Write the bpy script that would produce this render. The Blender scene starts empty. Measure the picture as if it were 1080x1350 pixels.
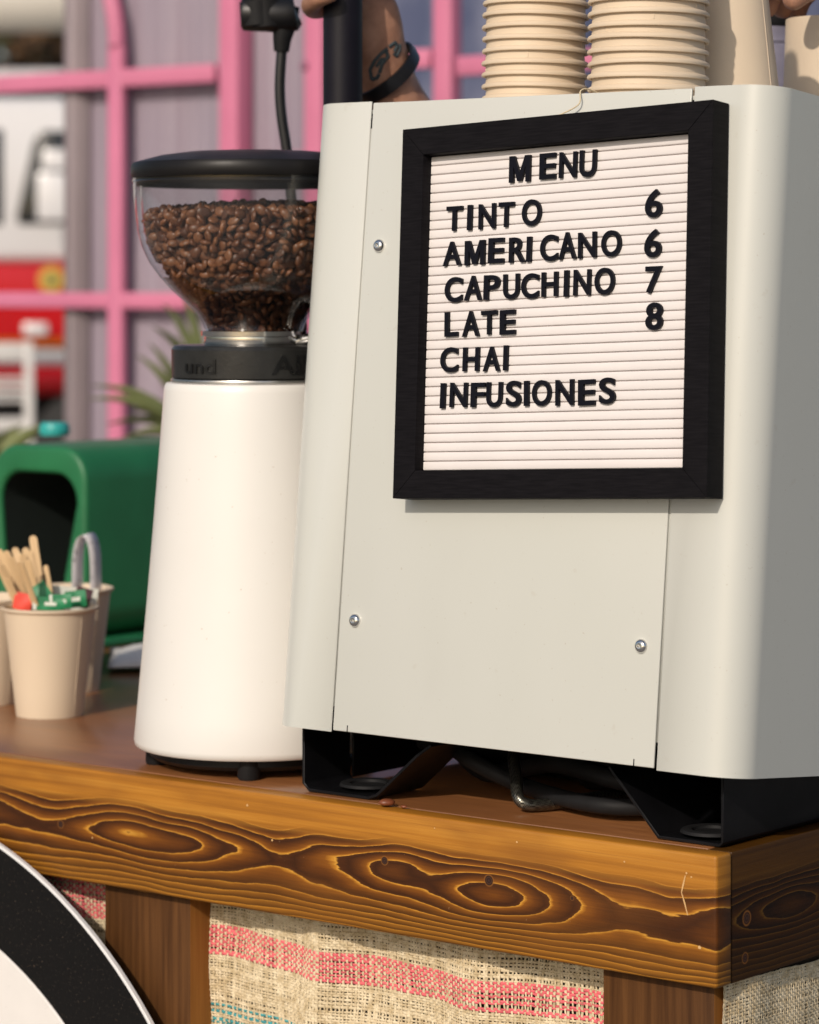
import bpy, bmesh, math, random
import numpy as np
from mathutils import Matrix, Vector
from math import sin, cos, pi, radians as R
random.seed(7); rng = np.random.default_rng(7)
S = bpy.context.scene
COL = S.collection

# ------------------------------------------------------------------ camera
CAMZ = 1.312
cd = bpy.data.cameras.new('camera'); cam = bpy.data.objects.new('camera', cd); COL.objects.link(cam)
cam.location = (0, 0, CAMZ); cam.rotation_euler = (R(90), 0, 0)
cd.sensor_fit = 'HORIZONTAL'; cd.sensor_width = 36; cd.lens = 36*4100/1080; cd.shift_y = -308/1080
cd.clip_start = .05; cd.clip_end = 500
cd.dof.use_dof = True; cd.dof.focus_distance = 2.06; cd.dof.aperture_fstop = 11
S.camera = cam
# counter frame: origin at the near right corner of the counter top, x to the right along the front, y into the counter
TH = R(38.7)
M = Matrix.Translation((.1926, 1.95, CAMZ-.3621)) @ Matrix.Rotation(-TH, 4, 'Z')
# ------------------------------------------------------------------ light
EL = R(31)
sl = Vector((.20*cos(EL), -.98*cos(EL), sin(EL))).normalized()
sw = (M.to_3x3() @ sl).normalized()
ld = bpy.data.lights.new('sun', 'SUN'); ld.energy = 2.55; ld.angle = R(1.1); ld.color = (1, .89, .77)
lo = bpy.data.objects.new('sun', ld); COL.objects.link(lo)
lo.rotation_euler = sw.to_track_quat('Z', 'Y').to_euler(); lo.location = (0, 0, 6)
W = bpy.data.worlds.new('World'); S.world = W; W.use_nodes = True
wn = W.node_tree; sky = wn.nodes.new('ShaderNodeTexSky'); sky.sky_type = 'NISHITA'; sky.sun_disc = False
sky.sun_elevation = EL; sky.sun_rotation = math.atan2(sw.x, sw.y); sky.dust_density = 2.5
bg = wn.nodes['Background']; wn.links.new(sky.outputs[0], bg.inputs[0]); bg.inputs[1].default_value = .09
S.view_settings.view_transform = 'Standard'; S.view_settings.look = 'None'; S.view_settings.exposure = .03; S.view_settings.gamma = 1
S.cycles.max_bounces = 10; S.cycles.transparent_max_bounces = 16

# ------------------------------------------------------------------ node helpers
class X:
    """a socket wrapped so that arithmetic on it makes Math nodes"""
    def __init__(s, nt, sock): s.nt = nt; s.s = sock
    def m(s, op, *a):
        n = s.nt.nodes.new('ShaderNodeMath'); n.operation = op
        for i, v in enumerate((s,)+a):
            if isinstance(v, X): s.nt.links.new(v.s, n.inputs[i])
            else: n.inputs[i].default_value = v
        return X(s.nt, n.outputs[0])
    def __add__(s, o): return s.m('ADD', o)
    __radd__ = __add__
    def __sub__(s, o): return s.m('SUBTRACT', o)
    def __mul__(s, o): return s.m('MULTIPLY', o)
    __rmul__ = __mul__
    def __truediv__(s, o): return s.m('DIVIDE', o)
    def exp(s): return s.m('EXPONENT')
    def fract(s): return s.m('FRACT')
    def smooth(s, a, b):
        n = s.nt.nodes.new('ShaderNodeMapRange'); n.interpolation_type = 'SMOOTHSTEP'
        s.nt.links.new(s.s, n.inputs[0]); n.inputs[1].default_value = a; n.inputs[2].default_value = b
        return X(s.nt, n.outputs[0])
class Mat:
    def __init__(s, name, color=(.5, .5, .5), rough=.5, metal=0, coat=0, spec=.5, sub=0, coatr=.1):
        s.m = bpy.data.materials.new(name); s.m.use_nodes = True; s.nt = s.m.node_tree
        s.b = s.nt.nodes['Principled BSDF']; s.set('Base Color', color+(1,)); s.set('Roughness', rough); s.set('Metallic', metal)
        s.set('Coat Weight', coat); s.set('Coat Roughness', coatr); s.set('Specular IOR Level', spec)
        if sub: s.set('Subsurface Weight', sub); s.set('Subsurface Radius', (.006, .003, .0015)); s.set('Subsurface Scale', 1.0)
    def set(s, k, v):
        if isinstance(v, X): s.nt.links.new(v.s, s.b.inputs[k])
        else: s.b.inputs[k].default_value = v
    def co(s):
        t = s.nt.nodes.new('ShaderNodeTexCoord'); return t.outputs['Object']
    def sep(s):
        n = s.nt.nodes.new('ShaderNodeSeparateXYZ'); s.nt.links.new(s.co(), n.inputs[0]); return [X(s.nt, n.outputs[i]) for i in range(3)]
    def noise(s, scale, stretch=(1, 1, 1), detail=4, rough=.55, off=(0, 0, 0)):
        mp = s.nt.nodes.new('ShaderNodeMapping'); s.nt.links.new(s.co(), mp.inputs[0]); mp.inputs['Scale'].default_value = stretch; mp.inputs['Location'].default_value = off
        n = s.nt.nodes.new('ShaderNodeTexNoise'); s.nt.links.new(mp.outputs[0], n.inputs[0])
        n.inputs['Scale'].default_value = scale; n.inputs['Detail'].default_value = detail; n.inputs['Roughness'].default_value = rough
        return X(s.nt, n.outputs[0])
    def ramp(s, x, stops):
        n = s.nt.nodes.new('ShaderNodeValToRGB'); s.nt.links.new(x.s, n.inputs[0]); e = n.color_ramp.elements
        while len(e) < len(stops): e.new(.5)
        for el, (p, c) in zip(e, stops): el.position = p; el.color = tuple(c)+(1,) if len(c) == 3 else c
        return X(s.nt, n.outputs[0])
    def mix(s, f, a, b, mode='MIX'):
        n = s.nt.nodes.new('ShaderNodeMix'); n.data_type = 'RGBA'; n.blend_type = mode
        for i, v in ((0, f), (6, a), (7, b)):
            if isinstance(v, X): s.nt.links.new(v.s, n.inputs[i])
            else: n.inputs[i].default_value = v if i == 0 else tuple(v)+(1,)
        return X(s.nt, n.outputs[2])
    def bump(s, x, strength=.3, dist=.001):
        n = s.nt.nodes.new('ShaderNodeBump'); n.inputs['Strength'].default_value = strength; n.inputs['Distance'].default_value = dist
        s.nt.links.new(x.s, n.inputs['Height']); s.nt.links.new(n.outputs[0], s.b.inputs['Normal']); return s
    def vary(s, c1, c2, scale=20, stretch=(1, 1, 1), lo=.35, hi=.65, detail=4):
        n = s.noise(scale, stretch, detail); s.set('Base Color', s.ramp(n, [(lo, c1), (hi, c2)])); return s

mats = {}
def simple(name, c, rough=.5, metal=0, coat=0, var=.12, scale=30, bump=.1, bscale=300, spec=.5, bd=.0004):
    if name in mats: return mats[name]
    m = Mat(name, c, rough, metal, coat, spec)
    m.vary(tuple(v*(1-var) for v in c), tuple(min(1, v*(1+var)) for v in c), scale)
    r = m.noise(scale*2.3); m.set('Roughness', r*.18 + (rough-.09))
    if bump: m.bump(m.noise(bscale), bump, bd)
    mats[name] = m.m; return m.m

# painted steel of the machine with faint smudges and specks, soft reflections mixed into its colour
pm = Mat('painted_steel', (.62, .60, .53), .32, coat=.3, coatr=.18)
c_ = pm.ramp(pm.noise(5, (1, 1, .6), 3), [(.3, (.572, .582, .535)), (.7, (.612, .618, .578))])
c_ = pm.mix(pm.noise(3.2, (1.6, 1, .55), 4, .6, (2, 0, 5)).smooth(.52, .72)*.32, c_, (.48, .47, .43))  # broad darker streaks: soft reflections put into the paint colour
c_ = pm.mix(pm.noise(420, detail=2).smooth(.70, .76)*.5, c_, (.42, .37, .30))
c_ = pm.mix(pm.noise(70, (1, 1, 1), 3).smooth(.68, .74)*.18, c_, (.45, .40, .32)); pm.set('Base Color', c_)
sm_ = pm.noise(9, (1, 1, .25), 5); pm.set('Roughness', sm_*.25 + .20); pm.bump(pm.noise(60, detail=2), .05, .0008)
PAINT = pm.m
gw_ = Mat('white_powder_coat', (.80, .77, .72), .38, coat=.15, coatr=.2); c_ = gw_.ramp(gw_.noise(8), [(.3, (.775, .755, .715)), (.7, (.80, .78, .74))])
c_ = gw_.mix(gw_.noise(260, detail=2).smooth(.72, .77)*.5, c_, (.5, .42, .33)); gw_.set('Base Color', c_); gw_.set('Roughness', gw_.noise(12)*.25+.25); GW = gw_.m
BLK = simple('black_plastic', (.009, .009, .010), .45, var=.2, bump=.15, spec=.25)
BLKM = simple('black_sheet_metal', (.005, .005, .006), .4, var=.25, bump=.12, spec=.25)
RUB = simple('black_rubber', (.012, .012, .013), .6, var=.2, spec=.2)
FRAMEM = Mat('black_stained_wood', (.012, .011, .013), .6, spec=.1); FRAMEM.vary((.0035, .003, .004), (.008, .007, .0085), 60, (1, 1, 14)); FRAMEM.bump(FRAMEM.noise(90, (1, 1, 12)), .15, .0004); FRAMEM = FRAMEM.m
CHROME = simple('chrome', (.75, .74, .72), .12, 1, var=.05, bump=.05)
STEEL = simple('brushed_steel', (.6, .58, .55), .3, 1, var=.1)
CUPM = Mat('kraft_paper', (.62, .47, .31), .62); CUPM.vary((.66, .53, .385), (.71, .585, .435), 14, (1, 1, .3), .3, .7)
CUPM.bump(CUPM.noise(420, detail=3), .12, .0005); CUPM = CUPM.m
WOODST = Mat('pale_birch', (.62, .42, .22), .6); WOODST.vary((.58, .38, .19), (.76, .55, .31), 130, (1, 1, .05)); WOODST = WOODST.m
LTR = simple('black_letter_plastic', (.004, .004, .008), .45, var=.1, bump=.05, spec=.15)
LB = simple('white_letter_felt', (.76, .715, .70), .65, var=.02, scale=20, bump=.2, bscale=1500)
PINK = simple('pink_painted_steel', (.62, .19, .31), .45, var=.06, scale=6, bump=.05)
SKIN = Mat('skin', (.30, .16, .105), .5, sub=.12); SKIN.vary((.30, .14, .085), (.46, .24, .155), 55); SKIN.bump(SKIN.noise(260, detail=5), .35, .001); SKIN = SKIN.m
CLOTH = simple('dark_navy_cotton', (.012, .014, .03), .85, var=.2, bump=.4, bscale=600)

# charred pine with bright early-wood lines
def charred(name, knots, sx=1, off=(0, 0, 0), axis='x', band=True, dim=1.0):
    m = Mat(name, (.2, .08, .02), .38, coat=.10, coatr=.25, spec=.2)
    x, y, z = m.sep()
    if axis == 'y': x = y
    n1 = m.noise(6.5, (1, 1, 1.2), 2, .45, off) - .5
    n2 = m.noise(22, (.45, .45, 1.6), 3, .45, off) - .5
    n3 = m.noise(90, (.5, .5, 1.3), 3, .55, off) - .5
    zc = z + .045 + n1*.020
    f = zc*zc*3900 + n1*3.2 + n2*1.9 + n3*.22
    for kx, kz, a, wx, wz in knots:
        dx = (x - kx)*(1/wx); dz = (z - kz)*(1/wz)
        f = f + ((dx*dx+dz*dz)*-1).exp()*a
    fr = f.fract()
    fib = m.noise(150, (.05, .05, 6), 5, .6, off)
    fr2 = fr + (fib-.5)*.16
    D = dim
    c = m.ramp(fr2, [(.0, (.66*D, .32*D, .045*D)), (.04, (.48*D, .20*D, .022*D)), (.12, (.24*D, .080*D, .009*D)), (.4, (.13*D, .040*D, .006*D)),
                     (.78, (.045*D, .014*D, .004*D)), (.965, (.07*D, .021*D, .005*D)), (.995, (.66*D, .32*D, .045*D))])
    bl = m.noise(14, (.4, .4, 1.6), 2, .5, off)
    # towards the lower edge the char was brushed away and the grain shows lighter
    low = (z*-1).smooth(.05, .086)
    c = m.mix(low*.38, c, m.mix(fr2, (.60*D, .28*D, .035*D), (.20*D, .075*D, .009*D)))
    c = m.mix(bl.smooth(.5, .8)*.35, c, (.26*D, .095*D, .017*D))
    fine = m.noise(60, (.06, .06, 9), 5, .65, off)
    c = m.mix(fine.smooth(.35, .75)*.55, c, m.mix(.6, c, (.035, .013, .004)))
    blo = m.noise(26, (.25, .25, 1.1), 4, .6, (off[0]+4, off[1], off[2]))
    c = m.mix(blo.smooth(.48, .72)*.45, c, m.mix(.55, c, (.07, .024, .006)))
    sc_ = m.noise(260, (1, 1, 1), 2, .5, off)
    c = m.mix(sc_.smooth(.72, .78)*.35, c, (.42*D, .25*D, .12*D))
    if band:
        bn = m.ramp(m.noise(34, (.10, .10, 5), 6, .6, off), [(.25, (.22*D, .080*D, .010*D)), (.5, (.40*D, .16*D, .018*D)), (.8, (.56*D, .26*D, .038*D))])
        bz = z + n1*.010
        bn = m.mix(m.noise(8, (1, 1, 3), 3, .5, (7, 1, 1)).smooth(.42, .68)*.55, bn, (.19*D, .068*D, .012*D))
        bn = m.mix(m.noise(190, (.03, .03, 5), 4, .6, off).smooth(.55, .8)*.5, bn, (.13*D, .045*D, .010*D))
        c = m.mix(bz.smooth(-.026, -.0175), c, bn)
    for kx, kz, rad in KN.get(name, []):
        dx = x - kx; dz = z - kz
        d = (dx*dx + dz*dz).m('SQRT')*(1/rad)
        c = m.mix(d.smooth(.9, 1.45)*-1+1, c, m.ramp(d*.4, [(0, (.06, .028, .02)), (.18, (.02, .01, .008)), (.26, (.07, .03, .018)), (.36, (.010, .005, .004)), (.46, (.28, .11, .025)), (.6, (.13, .045, .01))]))
    m.set('Base Color', c)
    m.set('Roughness', fib*.25 + .30)
    m.bump(fr*.5 + fib, .22, .0006)
    return m.m
KN = {'charred_pine': [(-.2686, -.0345, .0026), (-.1793, -.0372, .0033), (-.5792, -.0437, .0026), (-.1115, -.0405, .0013)], 'charred_pine_side_shaded': [(0.036, -.045, .004), (.034, -.07, .003)]}
CH1 = charred('charred_pine', [(-.179, -.046, -3.0, .048, .020), (-.2686, -.038, -1.3, .030, .013), (-.5, -.044, -1.6, .10, .014), (-.37, -.05, 1.0, .05, .02)])
CH2 = charred('charred_pine_side_shaded', [(.09, -.045, -2.5, .06, .016)], axis='y', off=(3, 1, 2), dim=.15)  # dim darkens this copy's colour to stand in for shade on the side
def plank(name, c1, c2, stretch, scale=26, rough=.42, off=(0, 0, 0), bands=True, coat=0):
    m = Mat(name, c1, rough, coat=coat, coatr=.2, spec=.5 if coat > .3 else .12)
    n = m.noise(scale, stretch, 6, .62, off); big = m.noise(3, tuple(v**.5 for v in stretch), 2, .5, off)
    c = m.ramp(n, [(.28, c1), (.72, c2)])
    c = m.mix(big.smooth(.4, .7)*.5, c, tuple(v*.62 for v in c1))
    m.set('Base Color', c); m.set('Roughness', n*.3+(rough-.15)); m.bump(n, .15, .0006)
    return m.m
TOPW = plank('varnished_counter_wood', (.20, .075, .026), (.34, .145, .052), (1.2, 14, 14), 12, .34, coat=.5)
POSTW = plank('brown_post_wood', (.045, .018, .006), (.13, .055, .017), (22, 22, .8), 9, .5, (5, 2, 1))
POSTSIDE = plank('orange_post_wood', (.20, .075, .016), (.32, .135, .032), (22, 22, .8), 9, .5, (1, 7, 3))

# ------------------------------------------------------------------ mesh helpers
class MB:
    def __init__(s): s.v = []; s.f = []; s.mi = []
    def add(s, v, f, mi=0):
        o = len(s.v); s.v += [tuple(p) for p in v]; s.f += [tuple(i+o for i in q) for q in f]; s.mi += [mi]*len(f); return s
    def box(s, x0, x1, y0, y1, z0, z1, mi=0, mat=None):
        v = [(x, y, z) for x in (x0, x1) for y in (y0, y1) for z in (z0, z1)]
        if mat is not None: v = [mat @ Vector(p) for p in v]
        return s.add(v, [(0, 1, 3, 2), (4, 6, 7, 5), (0, 4, 5, 1), (2, 3, 7, 6), (0, 2, 6, 4), (1, 5, 7, 3)], mi)
    def lathe(s, prof, seg=64, c=(0, 0, 0), mi=0, close=False, a0=0, a1=2*pi, mat=None):
        n = len(prof); v = []; f = []; full = abs(a1-a0-2*pi) < 1e-6; m = seg if full else seg+1
        for k in range(m):
            a = a0+(a1-a0)*k/seg
            for r, z in prof: v.append((c[0]+r*cos(a), c[1]+r*sin(a), c[2]+z))
        if mat is not None: v = [mat @ Vector(p) for p in v]
        for k in range(seg):
            k2 = (k+1) % m
            for i in range(n-1 if not close else n):
                j = (i+1) % n; f.append((k*n+i, k2*n+i, k2*n+j, k*n+j))
        return s.add(v, f, mi)
    def tube(s, pts, r, seg=12, mi=0, caps=True, flat=1):
        pts = [Vector(p) for p in pts]; n = len(pts); v = []; f = []
        rs = r if isinstance(r, (list, tuple)) else [r]*n
        t0 = (pts[1]-pts[0]).normalized(); up = Vector((0, 0, 1)) if abs(t0.z) < .9 else Vector((1, 0, 0))
        nrm = t0.cross(up).normalized()
        for i, p in enumerate(pts):
            t = (pts[min(i+1, n-1)]-pts[max(i-1, 0)]).normalized()
            nrm = (nrm - t*nrm.dot(t)).normalized(); b = t.cross(nrm)
            for k in range(seg):
                a = 2*pi*k/seg; v.append(p+nrm*rs[i]*cos(a)+b*rs[i]*flat*sin(a))
        for i in range(n-1):
            for k in range(seg):
                k2 = (k+1) % seg; f.append((i*seg+k, i*seg+k2, (i+1)*seg+k2, (i+1)*seg+k))
        if caps: f.append(tuple(range(seg))[::-1]); f.append(tuple((n-1)*seg+k for k in range(seg)))
        return s.add(v, f, mi)
    def prism(s, poly, d0, d1, plane='xy', mi=0):
        """poly in 2D extruded between d0 and d1 along the third axis"""
        def P(a, b, d): return {'xy': (a, b, d), 'xz': (a, d, b), 'yz': (d, a, b)}[plane]
        n = len(poly); v = [P(a, b, d0) for a, b in poly]+[P(a, b, d1) for a, b in poly]
        f = [tuple(range(n)), tuple(range(2*n-1, n-1, -1))]+[(i, i+n, (i+1) % n+n, (i+1) % n) for i in range(n)]
        return s.add(v, f, mi)
    def build(s, name, mat, parent=None, mw=None, bevel=0, smooth=True, seg=2, angle=40):
        me = bpy.data.meshes.new(name); me.from_pydata(s.v, [], s.f)
        for m in (mat if isinstance(mat, (list, tuple)) else [mat]): me.materials.append(m)
        if any(s.mi): me.polygons.foreach_set('material_index', s.mi)
        bm = bmesh.new(); bm.from_mesh(me); bmesh.ops.recalc_face_normals(bm, faces=bm.faces)
        if bevel:
            ed = [e for e in bm.edges if len(e.link_faces) == 2 and e.calc_face_angle(0) > R(angle)]
            if ed: bmesh.ops.bevel(bm, geom=ed, offset=bevel, segments=seg, profile=.5, affect='EDGES', clamp_overlap=True)
        for e in bm.edges:
            if len(e.link_faces) == 2 and e.calc_face_angle(0) > R(angle): e.smooth = False
        bm.to_mesh(me); bm.free()
        me.polygons.foreach_set('use_smooth', [smooth]*len(me.polygons)); me.update()
        o = bpy.data.objects.new(name, me); COL.objects.link(o)
        if parent is not None: o.parent = parent
        elif mw is not None: o.matrix_world = mw
        return o
def tag(o, label=None, cat=None, group=None, kind=None):
    for k, v in (('label', label), ('category', cat), ('group', group), ('kind', kind)):
        if v: o[k] = v
    return o
def thing(name, label, cat, mw, group=None):
    o = bpy.data.objects.new(name, None); o.empty_display_size = .05; COL.objects.link(o); o.matrix_world = mw
    return tag(o, label, cat, group)
def L(x=0, y=0, z=0, rz=0): return M @ Matrix.Translation((x, y, z)) @ Matrix.Rotation(rz, 4, 'Z')
def Wd(x=0, y=0, z=0, rz=0): return Matrix.Translation((x, y, z)) @ Matrix.Rotation(rz, 4, 'Z')
def at(px, py, D): return Vector(((px-540)/4100*D, D, CAMZ-(py-367)/4100*D))   # survey helper: where a measured point stands
def arc(cx, cy, r, a0, a1, n=8): return [(cx+r*cos(R(a0+(a1-a0)*i/n)), cy+r*sin(R(a0+(a1-a0)*i/n))) for i in range(n+1)]
def copy_tree(o, mw):
    c = o.copy(); COL.objects.link(c); c.matrix_world = mw
    for ch in list(o.children):
        d = ch.copy(); COL.objects.link(d); d.parent = c
    return c
def text_mesh(ch, depth=.5, off=0.0, bev=0):
    cu = bpy.data.curves.new('glyph', 'FONT'); cu.body = ch; cu.extrude = depth; cu.offset = off; cu.bevel_depth = bev; cu.bevel_resolution = 1; cu.resolution_u = 6
    o = bpy.data.objects.new('glyph', cu); COL.objects.link(o)
    dg = bpy.context.evaluated_depsgraph_get(); me = bpy.data.meshes.new_from_object(o.evaluated_get(dg))
    v = np.array([tuple(p.co) for p in me.vertices]); f = [tuple(p.vertices) for p in me.polygons]
    COL.objects.unlink(o); bpy.data.objects.remove(o); bpy.data.curves.remove(cu); bpy.data.meshes.remove(me)
    return v, f

# ------------------------------------------------------------------ ground
gm = Mat('grey_pavement', (.2, .19, .18), .85); gm.vary((.14, .135, .13), (.24, .225, .21), 3, detail=8); gm.bump(gm.noise(60), .4, .01)
tag(MB().add([(-150, -60, 0), (150, -60, 0), (150, 250, 0), (-150, 250, 0)], [(0, 1, 2, 3)]).build('ground', gm.m, mw=Matrix()), kind='structure')

# ------------------------------------------------------------------ counter
ct = thing('market_counter', 'wooden market counter with charred pine edge and striped burlap front', 'counter', L(0, 0, -CAMZ+.3621))
H = CAMZ-.3621
def up(mb):
    mb.v = [(x, y, z+H) for x, y, z in mb.v]; return mb
def cpart(mb, name, mat, bevel=0, **k):
    o = mb.build(name, mat, ct, bevel=bevel, **k); return o
class Cnt:
    pass
def cobj(mb, name, mat, bevel=0, **k):
    # the mesh keeps its origin on the counter-top corner so its grain reads from there
    o = mb.build(name, mat, ct, bevel=bevel, **k); o.location = (0, 0, H); return o
cobj(MB().box(-1.95, -.0184, .0185, .76, -.030, -.0001), 'countertop', TOPW, .0008)
cobj(MB().box(-1.95, 0, 0, .018, -.084, -.0003), 'front_beam', CH1, .0022, seg=3)
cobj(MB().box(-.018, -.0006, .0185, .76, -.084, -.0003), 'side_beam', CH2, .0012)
def post(x0, x1, y0=.012, y1=.05):
    o = cobj(MB().box(x0, x1, y0, y1, -H, -.0843), 'post', [POSTW, POSTSIDE], .0012)
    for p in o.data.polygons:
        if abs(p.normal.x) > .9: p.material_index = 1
for a, b in ((-.5454, -.4593), (-.0955, -.0095), (-1.06, -.98), (-1.95, -1.87)): post(a, b)
post(-.0955, -.0095, .67, .75)
cobj(MB().box(-1.9, -.012, .056, .066, -H+.02, -.0315).box(-.022, -.012, .067, .74, -H+.02, -.0845), 'backing_board', simple('dark_inner_board', (.05, .035, .02), .8))
pale = simple('pale_wood_scratch', (.62, .38, .16), .7, bump=0)
for sc in ([(-.0232, -.0150), (-.0250, -.0215), (-.0262, -.0262)], [(-.0262, -.0262), (-.0240, -.0320), (-.0215, -.0400)]):
    vs_ = []
    for (x, z), w in zip(sc, (.0003, .0006, .0003)): vs_ += [(x-w, -.0003, z), (x+w, -.0003, z)]
    cobj(MB().add(vs_, [(0, 1, 3, 2), (2, 3, 5, 4)]), 'scratch', pale)
for x, z, r_ in ((-.0225, -.0135, .0009), (-.0188, -.0155, .0007), (-.0125, -.0590, .0013), (-.3935, -.0100, .0010), (-.3700, -.0320, .0009), (-.5460, -.0500, .0008), (-.1560, -.0090, .0008), (-.0700, -.0120, .0007), (-.2250, -.0075, .0006)):
    cobj(MB().add([(x+r_*cos(a)*random.uniform(.7, 1.2), -.0003, z+r_*sin(a)*random.uniform(.6, 1.1)) for a in np.linspace(0, 2*pi, 9)[:-1]], [tuple(range(8))]), 'chip', pale)
NAT = Mat('natural_jute', (.52, .40, .24), .85); NAT.vary((.56, .44, .26), (.80, .68, .47), 160, detail=3); NAT = NAT.m
PKJ = simple('pink_dyed_jute', (.80, .15, .17), .85, var=.3, scale=220, bump=0)
TLJ = simple('teal_dyed_jute', (.05, .30, .32), .85, var=.35, scale=200, bump=0)
def burlap(u0, u1, z0, z1, place, stripes, pu=.0027, pz=.0021, seed=1, sag=.003):
    """woven yarns, warp and weft over and under; place(u, z, n) -> local point"""
    g = np.random.default_rng(seed)
    nu = int((u1-u0)/pu); nz = int((z1-z0)/pz)
    us = u0+(np.arange(nu)+.5)*pu + g.normal(0, .00028, nu); zs = z1-(np.arange(nz)+.5)*pz + g.normal(0, .00022, nz)
    ju = np.cumsum(g.normal(0, .00009, (nz, nu)), axis=0)*.55; jz = np.cumsum(g.normal(0, .00012, (nz, nu)), axis=1)*.5+.0012*np.sin(us*38)[None, :]
    U = us[None, :]+ju; Z = zs[:, None]+jz - sag*np.sin((us[None, :]-u0)/(u1-u0)*pi)**2*1.0
    par = (np.add.outer(np.arange(nz), np.arange(nu)) % 2)*2-1
    rip = .0042*np.sin(U*46+Z*9)+.0024*np.sin(U*97-Z*22+1)+.0014*np.sin(Z*60+U*20)+.0035*np.exp(-((U+.345-Z*.1)/.012)**2)
    V = []; F = []; MI = []; base = 0
    def strip(uu, zz, nn, rw, rt, along, mi):
        nonlocal base
        n = len(uu)
        w = rw*(1+g.normal(0, .16, n)); t = rt*np.ones(n)
        du = np.where(along == 'z', 1, 0); 
        offs = [(-1, 0), (-.55, 1), (.55, 1), (1, 0), (0, -1)]
        P = np.empty((n, 5, 3))
        for k, (a, b) in enumerate(offs):
            if along == 'z': P[:, k, 0] = uu+a*w; P[:, k, 1] = zz
            else: P[:, k, 0] = uu; P[:, k, 1] = zz+a*w
            P[:, k, 2] = nn+b*t
        V.append(P.reshape(-1, 3)); i = np.arange(n-1)[:, None]; k = np.arange(5)[None, :]; k2 = (k+1) % 5
        q = np.stack([base+i*5+k, base+i*5+k2, base+(i+1)*5+k2, base+(i+1)*5+k], -1).reshape(-1, 4)
        F.append(q); MI.extend([mi]*len(q)); base += n*5
    for j in range(nu):
        strip(U[:, j], Z[:, j], rip[:, j]+par[:, j]*.00045, .00102*(1+g.normal(0, .2)), .00042, 'z', 0)
    for i in range(nz):
        mi = 0
        for (a, b, k) in stripes:
            if a < -zs[i] < b and g.random() > (.12 if k == 1 else .42): mi = k
        strip(U[i], Z[i], rip[i]-par[i]*.00045, .00090*(1+g.normal(0, .2))*(1.12 if mi else 1), .00042, 'u', mi)
    V = np.concatenate(V); F = np.concatenate(F)
    co = place(V[:, 0], V[:, 1], V[:, 2])
    me = bpy.data.meshes.new('burlap_cloth'); me.from_pydata(co.tolist(), [], F.tolist())
    for m in (NAT, PKJ, TLJ): me.materials.append(m)
    me.polygons.foreach_set('material_index', MI); me.polygons.foreach_set('use_smooth', [True]*len(F)); me.update()
    o = bpy.data.objects.new('burlap_cloth', me); COL.objects.link(o); o.parent = ct; o.location = (0, 0, H); return o
front = lambda u, z, n: np.stack([u, .034-n, z], -1)
burlap(-.4600, -.0950, -.235, -.082, front, [(.1090, .1315, 1), (.157, .182, 2)], seed=1)['label'] = 'cream burlap with a pink stripe above a teal stripe'
burlap(-.7400, -.5450, -.235, -.082, front, [(.086, .122, 1), (.15, .175, 2)], seed=2)
burlap(.016, .40, -.20, -.0855, lambda u, z, n: np.stack([-.0055+n*.35, u, z], -1), [], seed=3)['label'] = 'plain greyish burlap on the side of the counter'

def plainsack(vs, nm='burlap_hem'):
    o = cobj(MB().add(vs, [(0, 1, 2, 3)]), nm, SACK); md = o.modifiers.new('s', 'SOLIDIFY'); md.thickness = .0012
SACK = Mat('plain_sackcloth', (.5, .4, .25), .85)
ck = SACK.nt.nodes.new('ShaderNodeTexChecker'); SACK.nt.links.new(SACK.co(), ck.inputs[0]); ck.inputs['Scale'].default_value = 400; ck.inputs[1].default_value = (.60, .47, .29, 1); ck.inputs[2].default_value = (.36, .27, .15, 1)
SACK.set('Base Color', SACK.mix(SACK.noise(40)*.5, X(SACK.nt, ck.outputs[0]), (.42, .32, .19))); SACK = SACK.m
for x0, x1 in ((-.460, -.095), (-.979, -.545), (-1.87, -1.06)):
    zt_ = -.2335 if x0 > -.8 else -.083
    if x0 == -.979: plainsack([(-.979, .038, -.083), (-.741, .038, -.083), (-.741, .038, -.2335), (-.979, .038, -.2335)]); zt_ = -.2337
    plainsack([(x0, .038, zt_), (x1, .038, zt_), (x1, .038, -.92), (x0, .038, -.92)])
plainsack([(-.008, .016, -.199), (-.008, .40, -.199), (-.008, .40, -.92), (-.008, .016, -.92)])
plainsack([(-.008, .401, -.085), (-.008, .745, -.085), (-.008, .745, -.92), (-.008, .401, -.92)])

# ------------------------------------------------------------------ round sign
rs = thing('round_sign', 'round black and white sign fixed to the counter front', 'sign', L(-.7615, -.012, -.4116))
MX = Matrix.Rotation(R(90), 4, 'X')
acr = Mat('glossy_black_acrylic', (.006, .0055, .005), .10, spec=.5)
sp = acr.noise(700, detail=2); acr.set('Base Color', acr.ramp(sp, [(.66, (.006, .0055, .005)), (.74, (.16, .11, .07))])); acr.set('Roughness', acr.noise(6)*.12+.02)
MB().lathe([(.2995, -.004), (.2995, .0), (.3692, .0), (.3692, -.0030)], 160, mat=MX).build('black_ring', acr.m, rs)
MB().lathe([(0, .0012), (.2985, .0012), (.2993, .0004), (.2993, -.004), (0, -.004)], 160, mat=MX).build('white_disc', simple('white_acrylic', (.80, .77, .74), .3, var=.02), rs)
MB().lathe([(.3694, -.0030), (.3694, .0006), (.3712, .0006), (.3716, .0003), (.3716, -.0030)], 160, mat=MX).build('rim', simple('white_rim', (.74, .74, .74), .35, var=.03), rs)
MB().lathe([(0, -.010), (.366, -.010), (.366, -.0045), (0, -.0045)], 64, mat=MX).build('back_plate', BLK, rs)

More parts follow.
